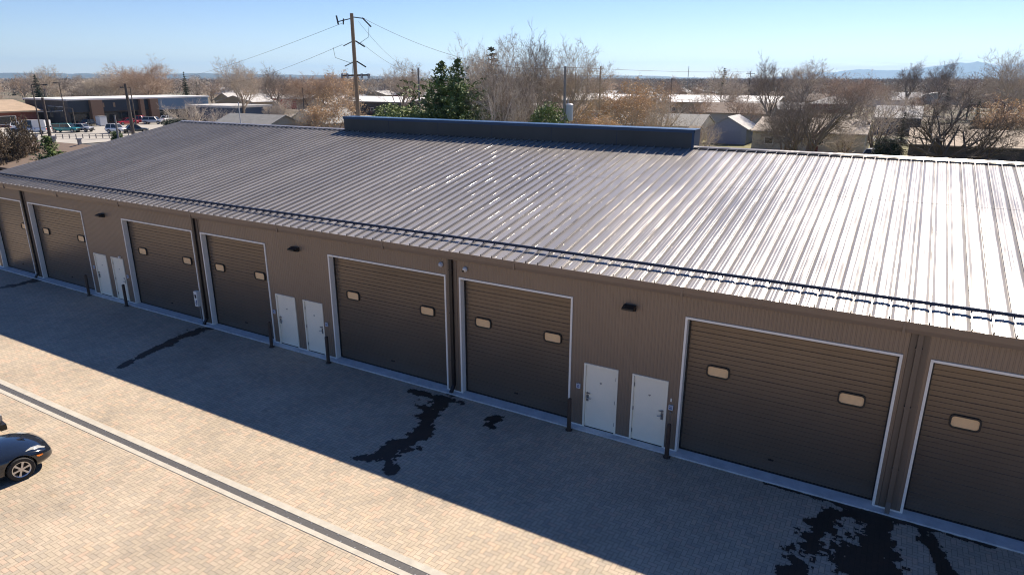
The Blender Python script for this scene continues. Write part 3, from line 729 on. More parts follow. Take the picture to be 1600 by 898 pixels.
# ================================================================== background ground
def sheet(name, m, pts, z):
    b = MB(); b.poly([(p[0], p[1], z) for p in pts]); return tag(b.build(name, m), kind='structure')
M['lot'] = mat('pale_concrete_lot', (0.36, 0.34, 0.30), 0.9, 0, 0.12, 0.3)
M['asphalt'] = mat('asphalt', (0.08, 0.08, 0.08), 0.9, 0, 0.2, 0.5)
sheet('parking_lot', M['lot'], [(-205, 40), (-118, 40), (-118, 66), (-112, 135), (-162, 135), (-163, 66), (-205, 62)], 0.0)
sheet('street', M['asphalt'], [(-117.5, -60), (-107, -60), (-107, 300), (-117.5, 300)], -0.05)
sheet('cross_street', M['asphalt'], [(-106.5, 118), (160, 118), (160, 126), (-106.5, 126)], -0.05)
sheet('yard_grass', mat('dry_lawn', (0.17, 0.16, 0.07), 0.95, 0, 0.35, 0.4), [(-60, 30), (60, 30), (60, 117), (-60, 117)], -0.06)

# ================================================================== buildings
def roofm(n, c): return mat(n, c, 0.85, 0, 0.14, 1.2)
M['r_grey'] = roofm('grey_shingles', (0.22, 0.22, 0.21)); M['r_pale'] = roofm('pale_roof', (0.45, 0.44, 0.42)); M['r_tan'] = roofm('tan_shingles', (0.33, 0.26, 0.19))
M['r_brown'] = roofm('brown_shingles', (0.17, 0.125, 0.095)); M['r_dark'] = roofm('dark_shingles', (0.09, 0.085, 0.08))
M['w_tan'] = mat('tan_stucco', (0.50, 0.38, 0.22), 0.9, 0, 0.08); M['w_cream'] = mat('cream_siding', (0.55, 0.50, 0.38), 0.9, 0, 0.06)
M['w_blue'] = mat('pale_blue_siding', (0.33, 0.37, 0.46), 0.8, 0, 0.05); M['w_navy'] = mat('dark_blue_siding', (0.05, 0.07, 0.11), 0.8, 0, 0.05)
M['w_brick'] = mat('red_brick', (0.22, 0.08, 0.06), 0.9, 0, 0.25, 2); M['w_white'] = mat('white_siding', (0.68, 0.68, 0.66), 0.8, 0, 0.05); M['w_dark'] = mat('dark_wall', (0.08, 0.07, 0.065), 0.9, 0, 0.2, 1)
M['orange'] = mat('orange_boards', (0.55, 0.30, 0.12), 0.85, 0, 0.2, 3)
M['red'] = mat('red_paint', (0.40, 0.03, 0.03), 0.5); M['green'] = mat('green_awning', (0.05, 0.40, 0.25), 0.6)
def house(name, label, x0, x1, y0, y1, hw, hr, wm, rm, axis='x', cat='house', group=None, wins=2, door=True, ov=0.4, kind='gable'):
    cx, cy = (x0+x1)/2, (y0+y1)/2; t = empty(name, (cx, cy, -0.1), 0, label, cat, group)
    a, c = (x1-x0)/2, (y1-y0)/2
    b = MB(); b.box(-a, a, -c, c, 0, hw)
    if kind == 'gable':
        if axis == 'x': b.prism([(-c, hw), (c, hw), (0, hr-.02)], 'x', -a, a)
        else: b.prism([(-a, hw), (a, hw), (0, hr-.02)], 'y', -c, c)
    b.build('wall', wm, t)
    b = MB(); th = 0.14
    if kind == 'flat':
        b.box(-a-ov*.3, a+ov*.3, -c-ov*.3, c+ov*.3, hw, hr)
    elif kind == 'hip':
        i_ = min(a, c)
        P = [(-a-ov, -c-ov, hw-.1), (a+ov, -c-ov, hw-.1), (a+ov, c+ov, hw-.1), (-a-ov, c+ov, hw-.1)]
        if a >= c: r0, r1 = (-a+i_, 0, hr), (a-i_, 0, hr); b.poly([P[0], P[1], r1, r0]); b.tri(P[1], P[2], r1); b.poly([P[2], P[3], r0, r1]); b.tri(P[3], P[0], r0)
        else: r0, r1 = (0, -c+i_, hr), (0, c-i_, hr); b.tri(P[0], P[1], r0); b.poly([P[1], P[2], r1, r0]); b.tri(P[2], P[3], r1); b.poly([P[3], P[0], r0, r1])
        b.poly(list(reversed(P)))
    else:
        if axis == 'x':
            sl = (hr-hw)/c
            for s_ in (-1, 1): b.prism([(0, hr), (0, hr+th), (s_*(c+ov), hw - sl*ov + th), (s_*(c+ov), hw - sl*ov)], 'x', -a-ov*.6, a+ov*.6)
        else:
            sl = (hr-hw)/a
            for s_ in (-1, 1): b.prism([(0, hr), (0, hr+th), (s_*(a+ov), hw - sl*ov + th), (s_*(a+ov), hw - sl*ov)], 'y', -c-ov*.6, c+ov*.6)
    r_ = b.build('roof', rm, t)
    def win(px_, ax, w_=1.3, z0=1.0, z1=2.05):
        if z1 > hw: z1 = hw - .2; z0 = z1 - .8
        if ax == 'f': f = MB().box(px_-w_/2, px_+w_/2, -c-.05, -c-.002, z0, z1).build('window', M['white'], t); MB().box(px_-w_/2+.1, px_+w_/2-.1, -c-.056, -c-.05, z0+.1, z1-.1).build('pane', M['glass'], f)
        else: f = MB().box(a+.002, a+.05, px_-w_/2, px_+w_/2, z0, z1).build('window', M['white'], t); MB().box(a+.05, a+.056, px_-w_/2+.1, px_+w_/2-.1, z0+.1, z1-.1).build('pane', M['glass'], f)
    for k in range(wins):
        win(-a + (k+.7)*2*a/(wins+.4), 'f'); 
    if wins: win(0, 's')
    if door: MB().box(a*.1, a*.1+.95, -c-.04, -c-.002, 0.1, 2.1).build('door', M['w_brick'], t)
    return t
# near brown-roofed house left of the garages
nh = house('brown_roof_house', 'long low house with brown shingle roof and tan wall beyond the left end', -88, -50, 11.6, 25.4, 2.95, 4.25, M['w_tan'], M['r_brown'], cat='house', wins=5)
for px, py in ((126, 232), (92, 247), (86, 228), (57, 222)):
    p = G(px, py, 3.9); q = MB().box(-.13, .13, -.13, .13, 0, .55); q.box(-.2, .2, -.2, .2, .5, .62)
    v = q.build('roof_vent', M['zinc'], nh)
    yy = p.y; zz = 4.25 - abs(yy-18.5)*0.188 + 0.1; v.location = (p.x + 69, yy - 18.5, zz)
house('garage', 'pale blue gabled garage with a light grey roof behind the ridge', -29.3, -22.9, 99.5, 108, 2.6, 4.4, M['w_blue'], M['r_pale'], 'y', 'garage', wins=0, door=False)
g2 = [o for o in bpy.data.objects if o.name == 'garage'][0]
MB().box(-2.5, 2.3, -4.29, -4.26, .1, 2.25).build('garage_door', mat('blue_grey_door', (0.30, 0.34, 0.43), 0.7), g2)
house('garden_shed', 'small orange tan shed beside the pale blue garage', -31.4, -29.6, 95, 97.5, 2.3, 2.9, M['orange'], M['r_tan'], 'x', 'shed', wins=0, door=True, ov=.15)
house('grey_roof_house', 'long house with pale grey roof left of the pale blue garage', -47, -31, 101, 111, 2.6, 4.3, M['w_cream'], M['r_grey'], wins=4)
house('tan_roof_house', 'house with pale tan roof behind the wide bare tree on the right', -20.5, -5, 92, 108, 2.9, 4.5, M['w_cream'], mat('pale_tan_roof', (0.34, 0.29, 0.24), .85, 0, .12, 1.2), wins=4)
house('shaded_wall_house', 'long house with bright tan roof and wall coloured dark for shade at the right edge', 0.5, 26, 74, 86, 3.3, 4.7, M['w_dark'], mat('bright_tan_roof', (0.38, 0.31, 0.235), .85, 0, .12, 1.2), wins=5)  # dark wall colour has the shade on this house's wall painted in
house('blue_house', 'dark blue house with pale gabled roof at the right', -6, 2, 138, 150, 3.2, 5.2, M['w_navy'], M['r_pale'], 'x', wins=2)
house('white_roof_warehouse', 'very long low tan building with a bright white roof in the middle distance', -103, -34, 195, 215, 3.6, 5.4, M['w_tan'], mat('bright_white_roof', (.8, .8, .78), .7), 'x', 'warehouse', wins=8)
house('white_hip_house', 'house with white hipped roof among trees on the right', -29, -16, 225, 237, 3.0, 5.2, M['w_brick'], M['r_pale'], kind='hip', wins=3)
house('grey_gable_house', 'house with dark grey roof and pale gable left of the tall pole', -98, -88.5, 70, 80, 2.9, 5.1, M['w_cream'], M['r_grey'], 'y', wins=2)
house('grey_side_house', 'house with flat grey roof just above the garage roof at left', -100, -87, 55, 65, 2.7, 4.7, M['w_cream'], M['r_grey'], 'x', wins=3)
house('dark_shop', 'low dark blue shop with flat roof and white canopy left of the grey houses', -158, -141, 92, 104, 3.6, 4.1, M['w_navy'], M['r_pale'], 'x', 'shop', wins=0, kind='flat')
house('red_trim_store', 'long white roofed store with a red fascia left of the tall pole', -215, -180, 158, 176, 3.4, 4.6, M['red'], M['r_pale'], 'x', 'store', wins=0, kind='gable')
house('white_roof_store', 'long white roofed store behind the tall pole', -160, -126, 141, 159, 3.8, 5.0, M['w_dark'], mat('white_roof', (.72, .72, .7), .7), 'x', 'store', wins=6)
house('tan_house', 'cream house with tan roof behind the dark evergreens', -104, -90, 112, 121, 2.8, 4.4, M['w_cream'], M['r_tan'], 'x', wins=3)
# commercial building with brown piers
cb = empty('commercial_building', (-165, 63, -0.1), 0, 'modern dark building with brown piers and white roof edge beyond the parking lot', 'building')
MB().box(-18, 0, 4, 40, 0, 5.6).build('wall', M['w_dark'], cb)
pm_ = mat('blue_black_panel', (0.02, 0.03, 0.045), 0.5); bp = mat('blue_grey_panel', (0.16, 0.24, 0.33), 0.5)
MB().box(0.02, 0.5, 4, 22.9, 3.0, 5.55).build('panel', pm_, cb); MB().box(0.02, 0.5, 25.2, 40, 2.8, 5.55).build('panel', bp, cb)
MB().box(-18.3, 0.7, 3.7, 40.3, 5.6, 5.95).build('roof', M['w_white'], cb)
brn = mat('brown_pier', (0.16, 0.10, 0.07), .8)
for y0, y1 in ((8.6, 11.3), (20.4, 21.4), (23.0, 25.1)): MB().box(0.02, 1.4, y0, y1, 0, 5.59).build('pier', brn, cb)
for y in (4.4, 12.0, 16.2, 26.0, 30.4, 34.8):
    if 1:
        f = MB().box(0.02, 0.08, y, y+4.0, 0.5, 2.7).build('window', M['bronze'], cb); MB().box(0.08, 0.1, y+.1, y+3.9, 0.6, 2.6).build('pane', M['glass'], f)
for y in (11.6, 14.2, 17.6): MB().box(0.51, 0.56, y, y+.5, 3.9, 4.9).build('sign_board', M['w_white'] if y > 17 else M['wood_pole'], cb)
sb = empty('strip_mall', (-172, 33, -0.1), 0, 'low red brick strip building with a tan roof at the far left', 'building')
MB().box(-25, 0, -22, 31, 0, 3.4).build('wall', M['w_brick'], sb)
b = MB(); b.prism([(1.2, 3.2), (1.2, 3.5), (-12, 5.6), (-26, 3.5), (-26, 3.2)], 'y', -23, 32); b.build('roof', mat('tan_gravel_roof', (.36, .27, .185), .9, 0, .15, .6), sb)
for k in range(7): f = MB().box(.02, .08, -20+7*k, -15.5+7*k, .6, 2.5).build('window', M['white'], sb); MB().box(.08, .1, -19.8+7*k, -15.7+7*k, .75, 2.35).build('pane', M['glass'], f)

# lot clutter
def cabinet(label, p, w_, d_, h_, m):
    t = empty('utility_cabinet', (p[0], p[1], 0), 0, label, 'cabinet')
    MB().box(-w_/2, w_/2, -d_/2, d_/2, .1, h_).build('housing', m, t); MB().box(-w_/2-.05, w_/2+.05, -d_/2-.05, d_/2+.05, h_, h_+.1).build('lid', M['zinc'], t)
    MB().box(w_/2+.001, w_/2+.03, -d_/2+.1, d_/2-.1, .2, h_-.15).build('door', m, t)
    return t
cabinet('pale grey cabinet standing before the brown pier', G(160, 197), 1.6, 1.6, 2.1, M['plastic'])
tt = empty('portable_toilet', (*G(18, 196)[:2], 0), 0, 'grey portable toilet with a white domed roof at the far left', 'toilet')
MB().box(-.6, .6, -.6, .6, 0, 2.1).build('cabin', M['plastic'], tt); MB().prism([(-.65, 2.1), (.65, 2.1), (.4, 2.4), (-.4, 2.4)], 'y', -.65, .65).build('roof', M['w_white'], tt)
MB().box(.601, .63, -.45, .45, .1, 1.95).build('door', M['zinc'], tt)
def lot_car(px, py, label, kind, pm, rz, L, W, H, name='parked_car', cat='car'):
    p = G(px, py); return vehicle(name, label, cat, kind, pm, (p.x, p.y, 0.004), R(rz), L, W, H, 'vehicles on the parking lot')
lot_car(55, 209, 'white cargo van on the pale parking lot at left', 'van', M['p_white'], 118, 6.0, 2.1, 2.6, 'cargo_van', 'van')
lot_car(38, 206, 'dark blue car half hidden behind the white cargo van', 'sedan', M['p_navy'], 118, 4.6, 1.8, 1.45)
lot_car(104, 207, 'teal wagon with canopy on the pale parking lot', 'suv', M['p_teal'], -62, 5.4, 1.9, 1.75)
lot_car(183, 208, 'white jeep style wagon on the parking lot', 'suv', M['p_white'], -70, 4.0, 1.8, 1.8)
lot_car(212, 207, 'dark green car beside the tall wooden pole on the lot', 'sedan', M['p_dark'], -20, 4.6, 1.8, 1.5)
lot_car(200, 195, 'dark red sedan before the commercial building', 'sedan', M['p_red'], 170, 4.5, 1.8, 1.5)
lot_car(219, 193, 'bright red pickup truck between a sedan and a silver wagon', 'pickup', M['p_red'], -60, 5.4, 1.9, 1.8, 'pickup_truck', 'truck')
lot_car(240, 194, 'silver wagon rightmost on the parking lot', 'suv', M['p_silver'], -60, 4.8, 1.85, 1.7)
lot_car(79, 190, 'red truck before the brick strip building', 'van', M['p_red'], -70, 6.5, 2.2, 2.6, 'box_truck', 'truck')
lot_car(128, 206, 'grey wagon crossing the parking lot right of the teal wagon', 'suv', M['p_silver'], -64, 4.6, 1.8, 1.6)
lot_car(140, 197, 'black car parked before the brown pier', 'sedan', M['p_black'], 20, 4.5, 1.8, 1.5)
lot_car(262, 190, 'white car parked under the blue grey panels', 'sedan', M['p_white'], 20, 4.5, 1.8, 1.5)
lot_car(26, 202, 'white car at the far left of the parking lot', 'sedan', M['p_white'], 60, 4.5, 1.8, 1.5)
p = at(1385, 83); vehicle('parked_car', 'white wagon whose roof and windshield show just over the garage ridge', 'car', 'suv', M['p_white'], (p.x, p.y, 0), R(150), 4.8, 1.95, 1.85)
p = at(1465, 79.5); vehicle('parked_car', 'white car roof barely showing over the ridge at right', 'car', 'sedan', M['p_white'], (p.x, p.y, 0), R(60), 4.6, 1.8, 1.5)
p = G(333, 186); vehicle('parked_car', 'light blue car beside the dark blue shop', 'car', 'sedan', M['p_teal'], (p.x, p.y, 0), R(30), 4.5, 1.8, 1.5)
# low fence at the edge of the lot
A_, B_ = G(88, 217), G(232, 215)
t = empty('lot_fence', (0, 0, 0), 0, 'low dark rail fence along the near edge of the parking lot', 'fence')
n = 14
for i in range(n + 1):
    q = A_.lerp(B_, i/n); MB().box(q.x-.06, q.x+.06, q.y-.06, q.y+.06, 0, .8).build('post', M['grey_pole'], t)
for z in (.4, .75): MB().tube([(A_.x, A_.y, z), (B_.x, B_.y, z)], .05, 5).build('rail', M['grey_pole'], t)

# ================================================================== poles and wires
def pole(name, label, px, depth, top, rad, m, cat='utility pole', arms=(), extra=None):
    p = at(px, depth); h = zat(px, top, depth); t = empty(name, p, 0, label, cat)
    MB().tube([(0, 0, -.1), (0, 0, h*.5), (0, 0, h)], [rad, rad*.85, rad*.66], 10).build('post', m, t)
    for (z_, w_, ang) in arms:
        a_ = R(ang); dx, dy = math.cos(a_)*w_/2, math.sin(a_)*w_/2
        MB().tube([(-dx, -dy, h-z_), (dx, dy, h-z_)], .06, 5).build('crossarm', M['dark_pole'], t)
        for s_ in (-.9, -.45, .45, .9): MB().tube([(dx*s_, dy*s_, h-z_+.04), (dx*s_, dy*s_, h-z_+.26)], [.05, .03], 6).build('insulator', M['zinc'], t)
    return t, p, h
t, p, h = pole('utility_pole', 'tallest wooden utility pole, tan, standing behind the long garage roof', 556, 49, 24, .19, M['wood_pole'])
MAINP = p.copy(); MH = h
def hw_(name, pts, rad, m=M['black'], k=5): return MB().tube([Vector(q) for q in pts], rad, k).build(name, m, t)
hw_('bracket', [(-RX.x*.1, -RX.y*.1, h-.35), (-RX.x*1.0, -RX.y*1.0, h-.55)], .035)
hw_('bracket', [(RX.x*.1, RX.y*.1, h-.25), (RX.x*.9, RX.y*.9, h-.35)], .035)
hw_('lightning_arrester', [(-RX.x*1.0, -RX.y*1.0, h-.75), (-RX.x*1.1, -RX.y*1.1, h-.15)], .06)
hw_('lightning_arrester', [(-RX.x*.65, -RX.y*.65, h-.75), (-RX.x*.6, -RX.y*.6, h-.35)], .05)
hw_('insulator', [(RX.x*.75, RX.y*.75, h-.3), (RX.x*1.35, RX.y*1.35, h-.9)], .05)
for z in (1.9, 3.3):
    hw_('bracket', [(-RX.x*.1, -RX.y*.1, h-z), (-RX.x*.75, -RX.y*.75, h-z-.3)], .035); hw_('insulator', [(RX.x*.15, RX.y*.15, h-z+.05), (RX.x*.8, RX.y*.8, h-z-.35)], .05)
hw_('jumper_wire', [(RX.x*1.2, RX.y*1.2, h-.8), (RX.x*1.1, RX.y*1.1, h-1.6), (RX.x*.3, RX.y*.3, h-2.1)], .015)
hw_('jumper_wire', [(-RX.x*1.5, -RX.y*1.5, h-2.3), (-RX.x*1.4, -RX.y*1.4, h-3.0), (-RX.x*.2, -RX.y*.2, h-3.4)], .015)
hw_('ground_wire', [(-RX.x*.2, -RX.y*.2, h-3.2), (-RX.x*.22, -RX.y*.22, h-6.5)], .015)
MB().tube([(-RX.x*1.05, -RX.y*1.05, h-4.25), (RX.x*1.05, RX.y*1.05, h-4.2)], .07, 6).build('crossarm', M['dark_pole'], t)
for s_ in (-1.0, -.6, .45, .95): MB().tube([(RX.x*s_, RX.y*s_, h-4.1), (RX.x*s_, RX.y*s_, h-4.45)], .08, 6).build('insulator', M['zinc'], t)
poles = [('utility_pole', 'grey wooden pole carrying a pale transformer, right of the large bare trees', 883, 58, 104, .16, M['grey_pole'], 'utility pole', ()),
 ('utility_pole', 'thin brown pole right of the transformer pole', 938, 88, 104, .15, M['wood_pole'], 'utility pole', ()),
 ('utility_pole', 'short dark pole far off between the transformer pole and thin brown pole', 918, 170, 115, .15, M['dark_pole'], 'utility pole', ()),
 ('utility_pole', 'dark pole left of the large evergreens', 654, 90, 106, .17, M['grey_pole'], 'utility pole', ()),
 ('utility_pole', 'tall dark wooden pole rising behind the brown house roof at left', 60, 66, 153, .19, M['dark_pole'], 'utility pole', ()),
 ('utility_pole', 'dark wooden pole beside the dark green car on the lot', 194, 120, 131, .32, M['dark_pole'], 'utility pole', ()),
 ('utility_pole', 'short weathered pole behind the round bush on the lot edge', 169, 105, 181, .18, M['grey_pole'], 'utility pole', ()),
 ('utility_pole', 'thin far pole standing over the white warehouse roof', 1050, 200, 122, .15, M['dark_pole'], 'utility pole', ((.6, 2.2, 0),)),
 ('utility_pole', 'thin far pole near the right end of the white warehouse roof', 1172, 190, 112, .14, M['dark_pole'], 'utility pole', ((.6, 2.4, 0),)),
 ('radio_mast', 'very thin far mast on the skyline right of the trees', 1075, 520, 104, .3, M['zinc'], 'mast', ()),
 ('flag_pole', 'white pole before the dark blue shop', 368, 100, 160, .10, M['w_white'], 'pole', ()),
 ('utility_pole', 'short dark pole over the red trimmed store', 471, 170, 137, .2, M['dark_pole'], 'utility pole', ())]
PP = []
for a_ in poles: PP.append(pole(a_[0], a_[1], *a_[2:6], a_[6], a_[7], a_[8]))
t = PP[0][0]; h = PP[0][2]
MB().tube([(RX.x*.45, RX.y*.45, h-4.6), (RX.x*.45, RX.y*.45, h-4.5), (RX.x*.45, RX.y*.45, h-3.2), (RX.x*.45, RX.y*.45, h-3.1)], [.28, .33, .33, .2], 14).build('transformer', mat('pale_transformer', (.5, .53, .58), .5), t)
MB().tube([(RX.x*.3, RX.y*.3, h-3.1), (RX.x*.3, RX.y*.3, h-2.7)], .05, 6).build('bushing', M['zinc'], t)
def steel_pole(label, px, depth, top, head_px, arm=None):
    p = at(px, depth); h = zat(px, top, depth); t = empty('street_lamp', p, 0, label, 'lamp post')
    MB().tube([(0, 0, 0), (0, 0, h)], [.14, .09], 8).build('post', M['dark_pole'], t)
    d = (head_px-px)/F*depth
    MB().tube([(0, 0, h), (RX.x*d, RX.y*d, h+.1)], .06, 6).build('arm', M['dark_pole'], t)
    q = Vector((RX.x*d, RX.y*d, h)); MB().box(q.x-.35, q.x+.35, q.y-.2, q.y+.2, q.z-.1, q.z+.12).build('lamp_head', M['black'], t)
    if arm:
        z = zat(px, arm[1], depth); d = (arm[0]-px)/F*depth
        MB().tube([(0, 0, z), (RX.x*d, RX.y*d, z+.2)], .07, 6).build('mast_arm', M['zinc'], t)
        for f in (.55, .95): MB().box(RX.x*d*f-.17, RX.x*d*f+.17, RX.y*d*f-.17, RX.y*d*f+.17, z-.9, z+.1).build('traffic_light', M['black'], t)
steel_pole('dark double headed lamp post beside the white cargo van', 47, 118, 133, 68, (88, 176))
steel_pole('slim dark lamp post before the strip building and dark panels', 91, 140, 130, 84, (66, 168))
steel_pole('slim dark lamp post right of the dark wooden pole on the lot', 201, 135, 137, 188, None)
# signal post
steel_pole('grey signal post before the dark storefront at left', 104, 132, 170, 84, None)

def wire(name, label, A, B, sag, rad=.012, cat='power line', g='wires strung from the tall pole'):
    pts = []
    for i in range(25):
        f = i/24; q = A.lerp(B, f); q.z -= sag*4*f*(1-f); pts.append(q)
    tag(MB().tube(pts, rad, 4).build(name, M['dark_pole']), label, cat, g)
def onp(px, py, d):
    dd = FX + RX*((px-CW/2)/F) + UX*((CH/2-py)/F); return CP + dd*d
T = onp(534, 37, 49); wire('power_line', 'upper wire running left from the top of the tallest pole', T, onp(250, 125, 190), 1.0)
T = onp(535, 70, 49); wire('power_line', 'lower wire running left from below the top of the tallest pole', T, onp(330, 128, 170), 1.2)
T = onp(566, 28, 49); wire('power_line', 'upper wire running right from the tallest pole into the bare trees', T, onp(883, 106, 58), 1.2)
T = onp(560, 34, 49); wire('power_line', 'steep wire falling right from the tallest pole top to the dark pole', T, onp(654, 108, 90), 1.0)
T = onp(563, 66, 49); wire('power_line', 'lower steep wire from the tallest pole to the dark pole', T, onp(654, 114, 90), .6)
wire('power_line', 'long faint wire crossing the sky right of the transformer pole', onp(883, 105, 58), onp(1200, 110, 150), .4, .016)
wire('cable', 'pale slack cable passing just above the ridge at the right edge', onp(1395, 243.5, 55), onp(1610, 237, 50), .1, .022)
wire('cable', 'pale slack cable before the white warehouse roof', onp(1000, 150, 95), onp(1180, 152, 150), .7, .03)

# ================================================================== trees
def twig_mat(n, c, v=.18): return mat(n, c, .9, 0, v, .25)
M['bark'] = twig_mat('grey_bark', (.24, .19, .15)); M['bark_dark'] = twig_mat('dark_bark', (.075, .06, .05)); M['bark_pale'] = twig_mat('pale_bark', (.42, .35, .27))
M['twig'] = twig_mat('tan_twigs', (.47, .40, .32)); M['twig_dark'] = twig_mat('dark_twigs', (.28, .235, .195)); M['twig_pale'] = twig_mat('pale_twigs', (.56, .49, .40)); M['twig_red'] = twig_mat('russet_twigs', (.45, .34, .25))
M['leaf_orange'] = mat('dead_orange_leaves', (.62, .44, .25), .8, 0, .3, .8)
M['needle'] = mat('green_needles', (.11, .165, .045), .7, 0, .5, .7); M['needle_dark'] = mat('dark_needles', (.035, .06, .03), .7, 0, .4, .7); M['needle_yel'] = mat('yellow_green_needles', (.17, .22, .06), .7, 0, .45, .9)
M['leaf_dull'] = mat('dull_brown_leaves', (.16, .12, .07), .8, 0, .5, 1.0)
def rv(rnd):
    while True:
        v = Vector((rnd.uniform(-1, 1), rnd.uniform(-1, 1), rnd.uniform(-1, 1)))
        if .05 < v.length < 1: return v.normalized()
def bare(seed, levels=4, spread=1.0, stems=1, lean=.25, twigs=6, tw=.011, first=.35, trop=.035, nch=(7, 6, 5, 5), leaf=0, l0=5.0, r0=.26):
    """10 m tall bare tree; returns (trunk, crown, leaves) builders"""
    rnd = random.Random(seed); tr = MB(); cr = MB(); lf = MB()
    def grow(p, d, L, r, lv):
        n = max(3, 7 - lv); pts = [p.copy()]; q = p.copy(); dd = d.copy()
        for i in range(n):
            dd = (dd + rv(rnd)*(.12 + .05*lv) + Vector((0, 0, trop))).normalized(); q = q + dd*(L/n); pts.append(q.copy())
        rs = [max(r*(1 - (.5 if lv == 0 else .75)*i/n), .006) for i in range(n+1)]
        tgt = tr if lv == 0 else cr
        tgt.tube(pts, rs, 7 if lv == 0 else (5 if lv == 1 else 3), lv == 0)
        if lv >= levels:
            for k in range(twigs):
                f = rnd.uniform(.1, 1)*n; i = min(int(f), n-1); s = pts[i].lerp(pts[i+1], f-i)
                td = ((pts[i+1]-pts[i]).normalized()*.8 + rv(rnd)*.7 + Vector((0, 0, .1))).normalized(); tl = rnd.uniform(.3, .75)
                sd = td.cross(rv(rnd)).normalized()*tw; mid = s + td*tl*.45
                cr.tri(s-sd, s+sd, s+td*tl + rv(rnd)*.04)
                t2 = (td + rv(rnd)*.8).normalized(); s2 = t2.cross(rv(rnd)).normalized()*tw*.8
                cr.tri(mid-s2, mid+s2, mid+t2*tl*.5)
                for _ in range(leaf):
                    c0 = s + td*tl*rnd.random() + rv(rnd)*.08; u = rv(rnd)*.08; v_ = u.cross(rv(rnd)).normalized()*.06
                    lf.quad(c0-u-v_, c0+u-v_, c0+u+v_, c0-u+v_)
            return
        m = nch[lv]; fl = first if lv == 0 else .25
        for k in range(m):
            f = fl + (1 - fl)*(k + rnd.random()*.8)/m; f = min(f, .999)
            fi = f*n; i = min(int(fi), n-1)
            s = pts[i].lerp(pts[i+1], fi-i); ax = (pts[i+1]-pts[i]).normalized()
            side = ax.cross(rv(rnd)).normalized(); ang = R(rnd.uniform(24, 55))*spread*(1.15 - .35*f if lv == 0 else 1)
            cd = (ax*math.cos(ang) + side*math.sin(ang)).normalized()
            Lc = L*(rnd.uniform(.75, 1.05) if lv == 0 else rnd.uniform(.5, .75))*(1.1 - .25*f)
            grow(s, cd, Lc, rs[i]*(rnd.uniform(.55, .8) if lv == 0 else rnd.uniform(.45, .65)), lv+1)
    for s in range(stems):
        a_ = 2*math.pi*(s + rnd.random()*.5)/stems
        d = Vector((math.cos(a_)*lean*(1 if stems > 1 else .3), math.sin(a_)*lean*(1 if stems > 1 else .3), 1)).normalized()
        grow(Vector((math.cos(a_)*.15*(stems > 1), math.sin(a_)*.15*(stems > 1), -.1)), d, l0*(1 if stems == 1 else rnd.uniform(.8, 1.1)), r0*(1 if stems == 1 else .62), 0)
    zz = sorted(v[2] for v in cr.v); k = 10.0/zz[int(len(zz)*.985)]
    for b_ in (tr, cr, lf): b_.v = [(x*k, y*k, z*k) for x, y, z in b_.v]
    return tr, cr, lf
PROTO = {}
def mk(b, name, m):
    me = bpy.data.meshes.new(name); me.from_pydata(b.v, [], b.f); me.materials.append(m); me.update(); return me
def proto(key, bk, tm, lm=None, **kw):
    tr, cr, lf = bare(**kw); PROTO[key] = (mk(tr, 'trunk', bk), mk(cr, 'crown', tm), mk(lf, 'leaves', lm) if lf.v else None)
M['limb_dark'] = twig_mat('dark_limbs', (.12, .095, .075)); M['limb_tan'] = twig_mat('tan_limbs', (.27, .225, .18))
proto('cotton', M['bark_dark'], M['limb_dark'], seed=11, stems=3, spread=1.2, lean=.7, nch=(6, 5, 4, 4), twigs=4, r0=.56)
proto('spread', M['bark'], M['limb_tan'], seed=5, stems=4, spread=1.0, lean=.5, nch=(6, 5, 5, 4), twigs=5, r0=.5)
proto('tall', M['bark'], M['twig'], seed=23, stems=1, spread=.9, nch=(9, 6, 5, 4), first=.4, twigs=5)
proto('tall2', M['bark_pale'], M['twig_pale'], seed=37, stems=2, spread=1.0, lean=.3, nch=(8, 6, 5, 4), twigs=5)
proto('elm', M['bark_dark'], M['twig_dark'], seed=41, stems=1, spread=.85, nch=(8, 6, 5, 4), first=.4, trop=.09, twigs=6, r0=.3)
proto('russet', M['bark'], M['twig_red'], seed=53, stems=2, spread=1.1, lean=.35, nch=(8, 6, 5, 4), twigs=8)
proto('orange', M['bark'], M['twig'], M['leaf_orange'], seed=61, stems=3, spread=1.15, lean=.5, nch=(6, 5, 4, 4), leaf=1, twigs=5, first=.15)
proto('brush', M['bark'], M['twig_pale'], seed=71, stems=6, spread=1.0, lean=.6, twigs=7, tw=.011, nch=(6, 5, 4, 3), levels=3, first=.1, r0=.34)
proto('dull', M['bark_dark'], M['twig_dark'], M['leaf_dull'], seed=83, stems=2, spread=1.1, lean=.3, twigs=5, nch=(7, 5, 5, 3), leaf=5, first=.2)
for i, (bk, tm) in enumerate(((M['bark'], M['twig']), (M['bark_dark'], M['twig_dark']), (M['bark'], M['twig_red']), (M['bark_pale'], M['twig_pale']))):
    proto('far%d' % i, bk, tm, seed=101+i, stems=1+i % 2, spread=1.1, lean=.3, levels=3, twigs=9, tw=.024, nch=(8, 6, 5), first=.3)
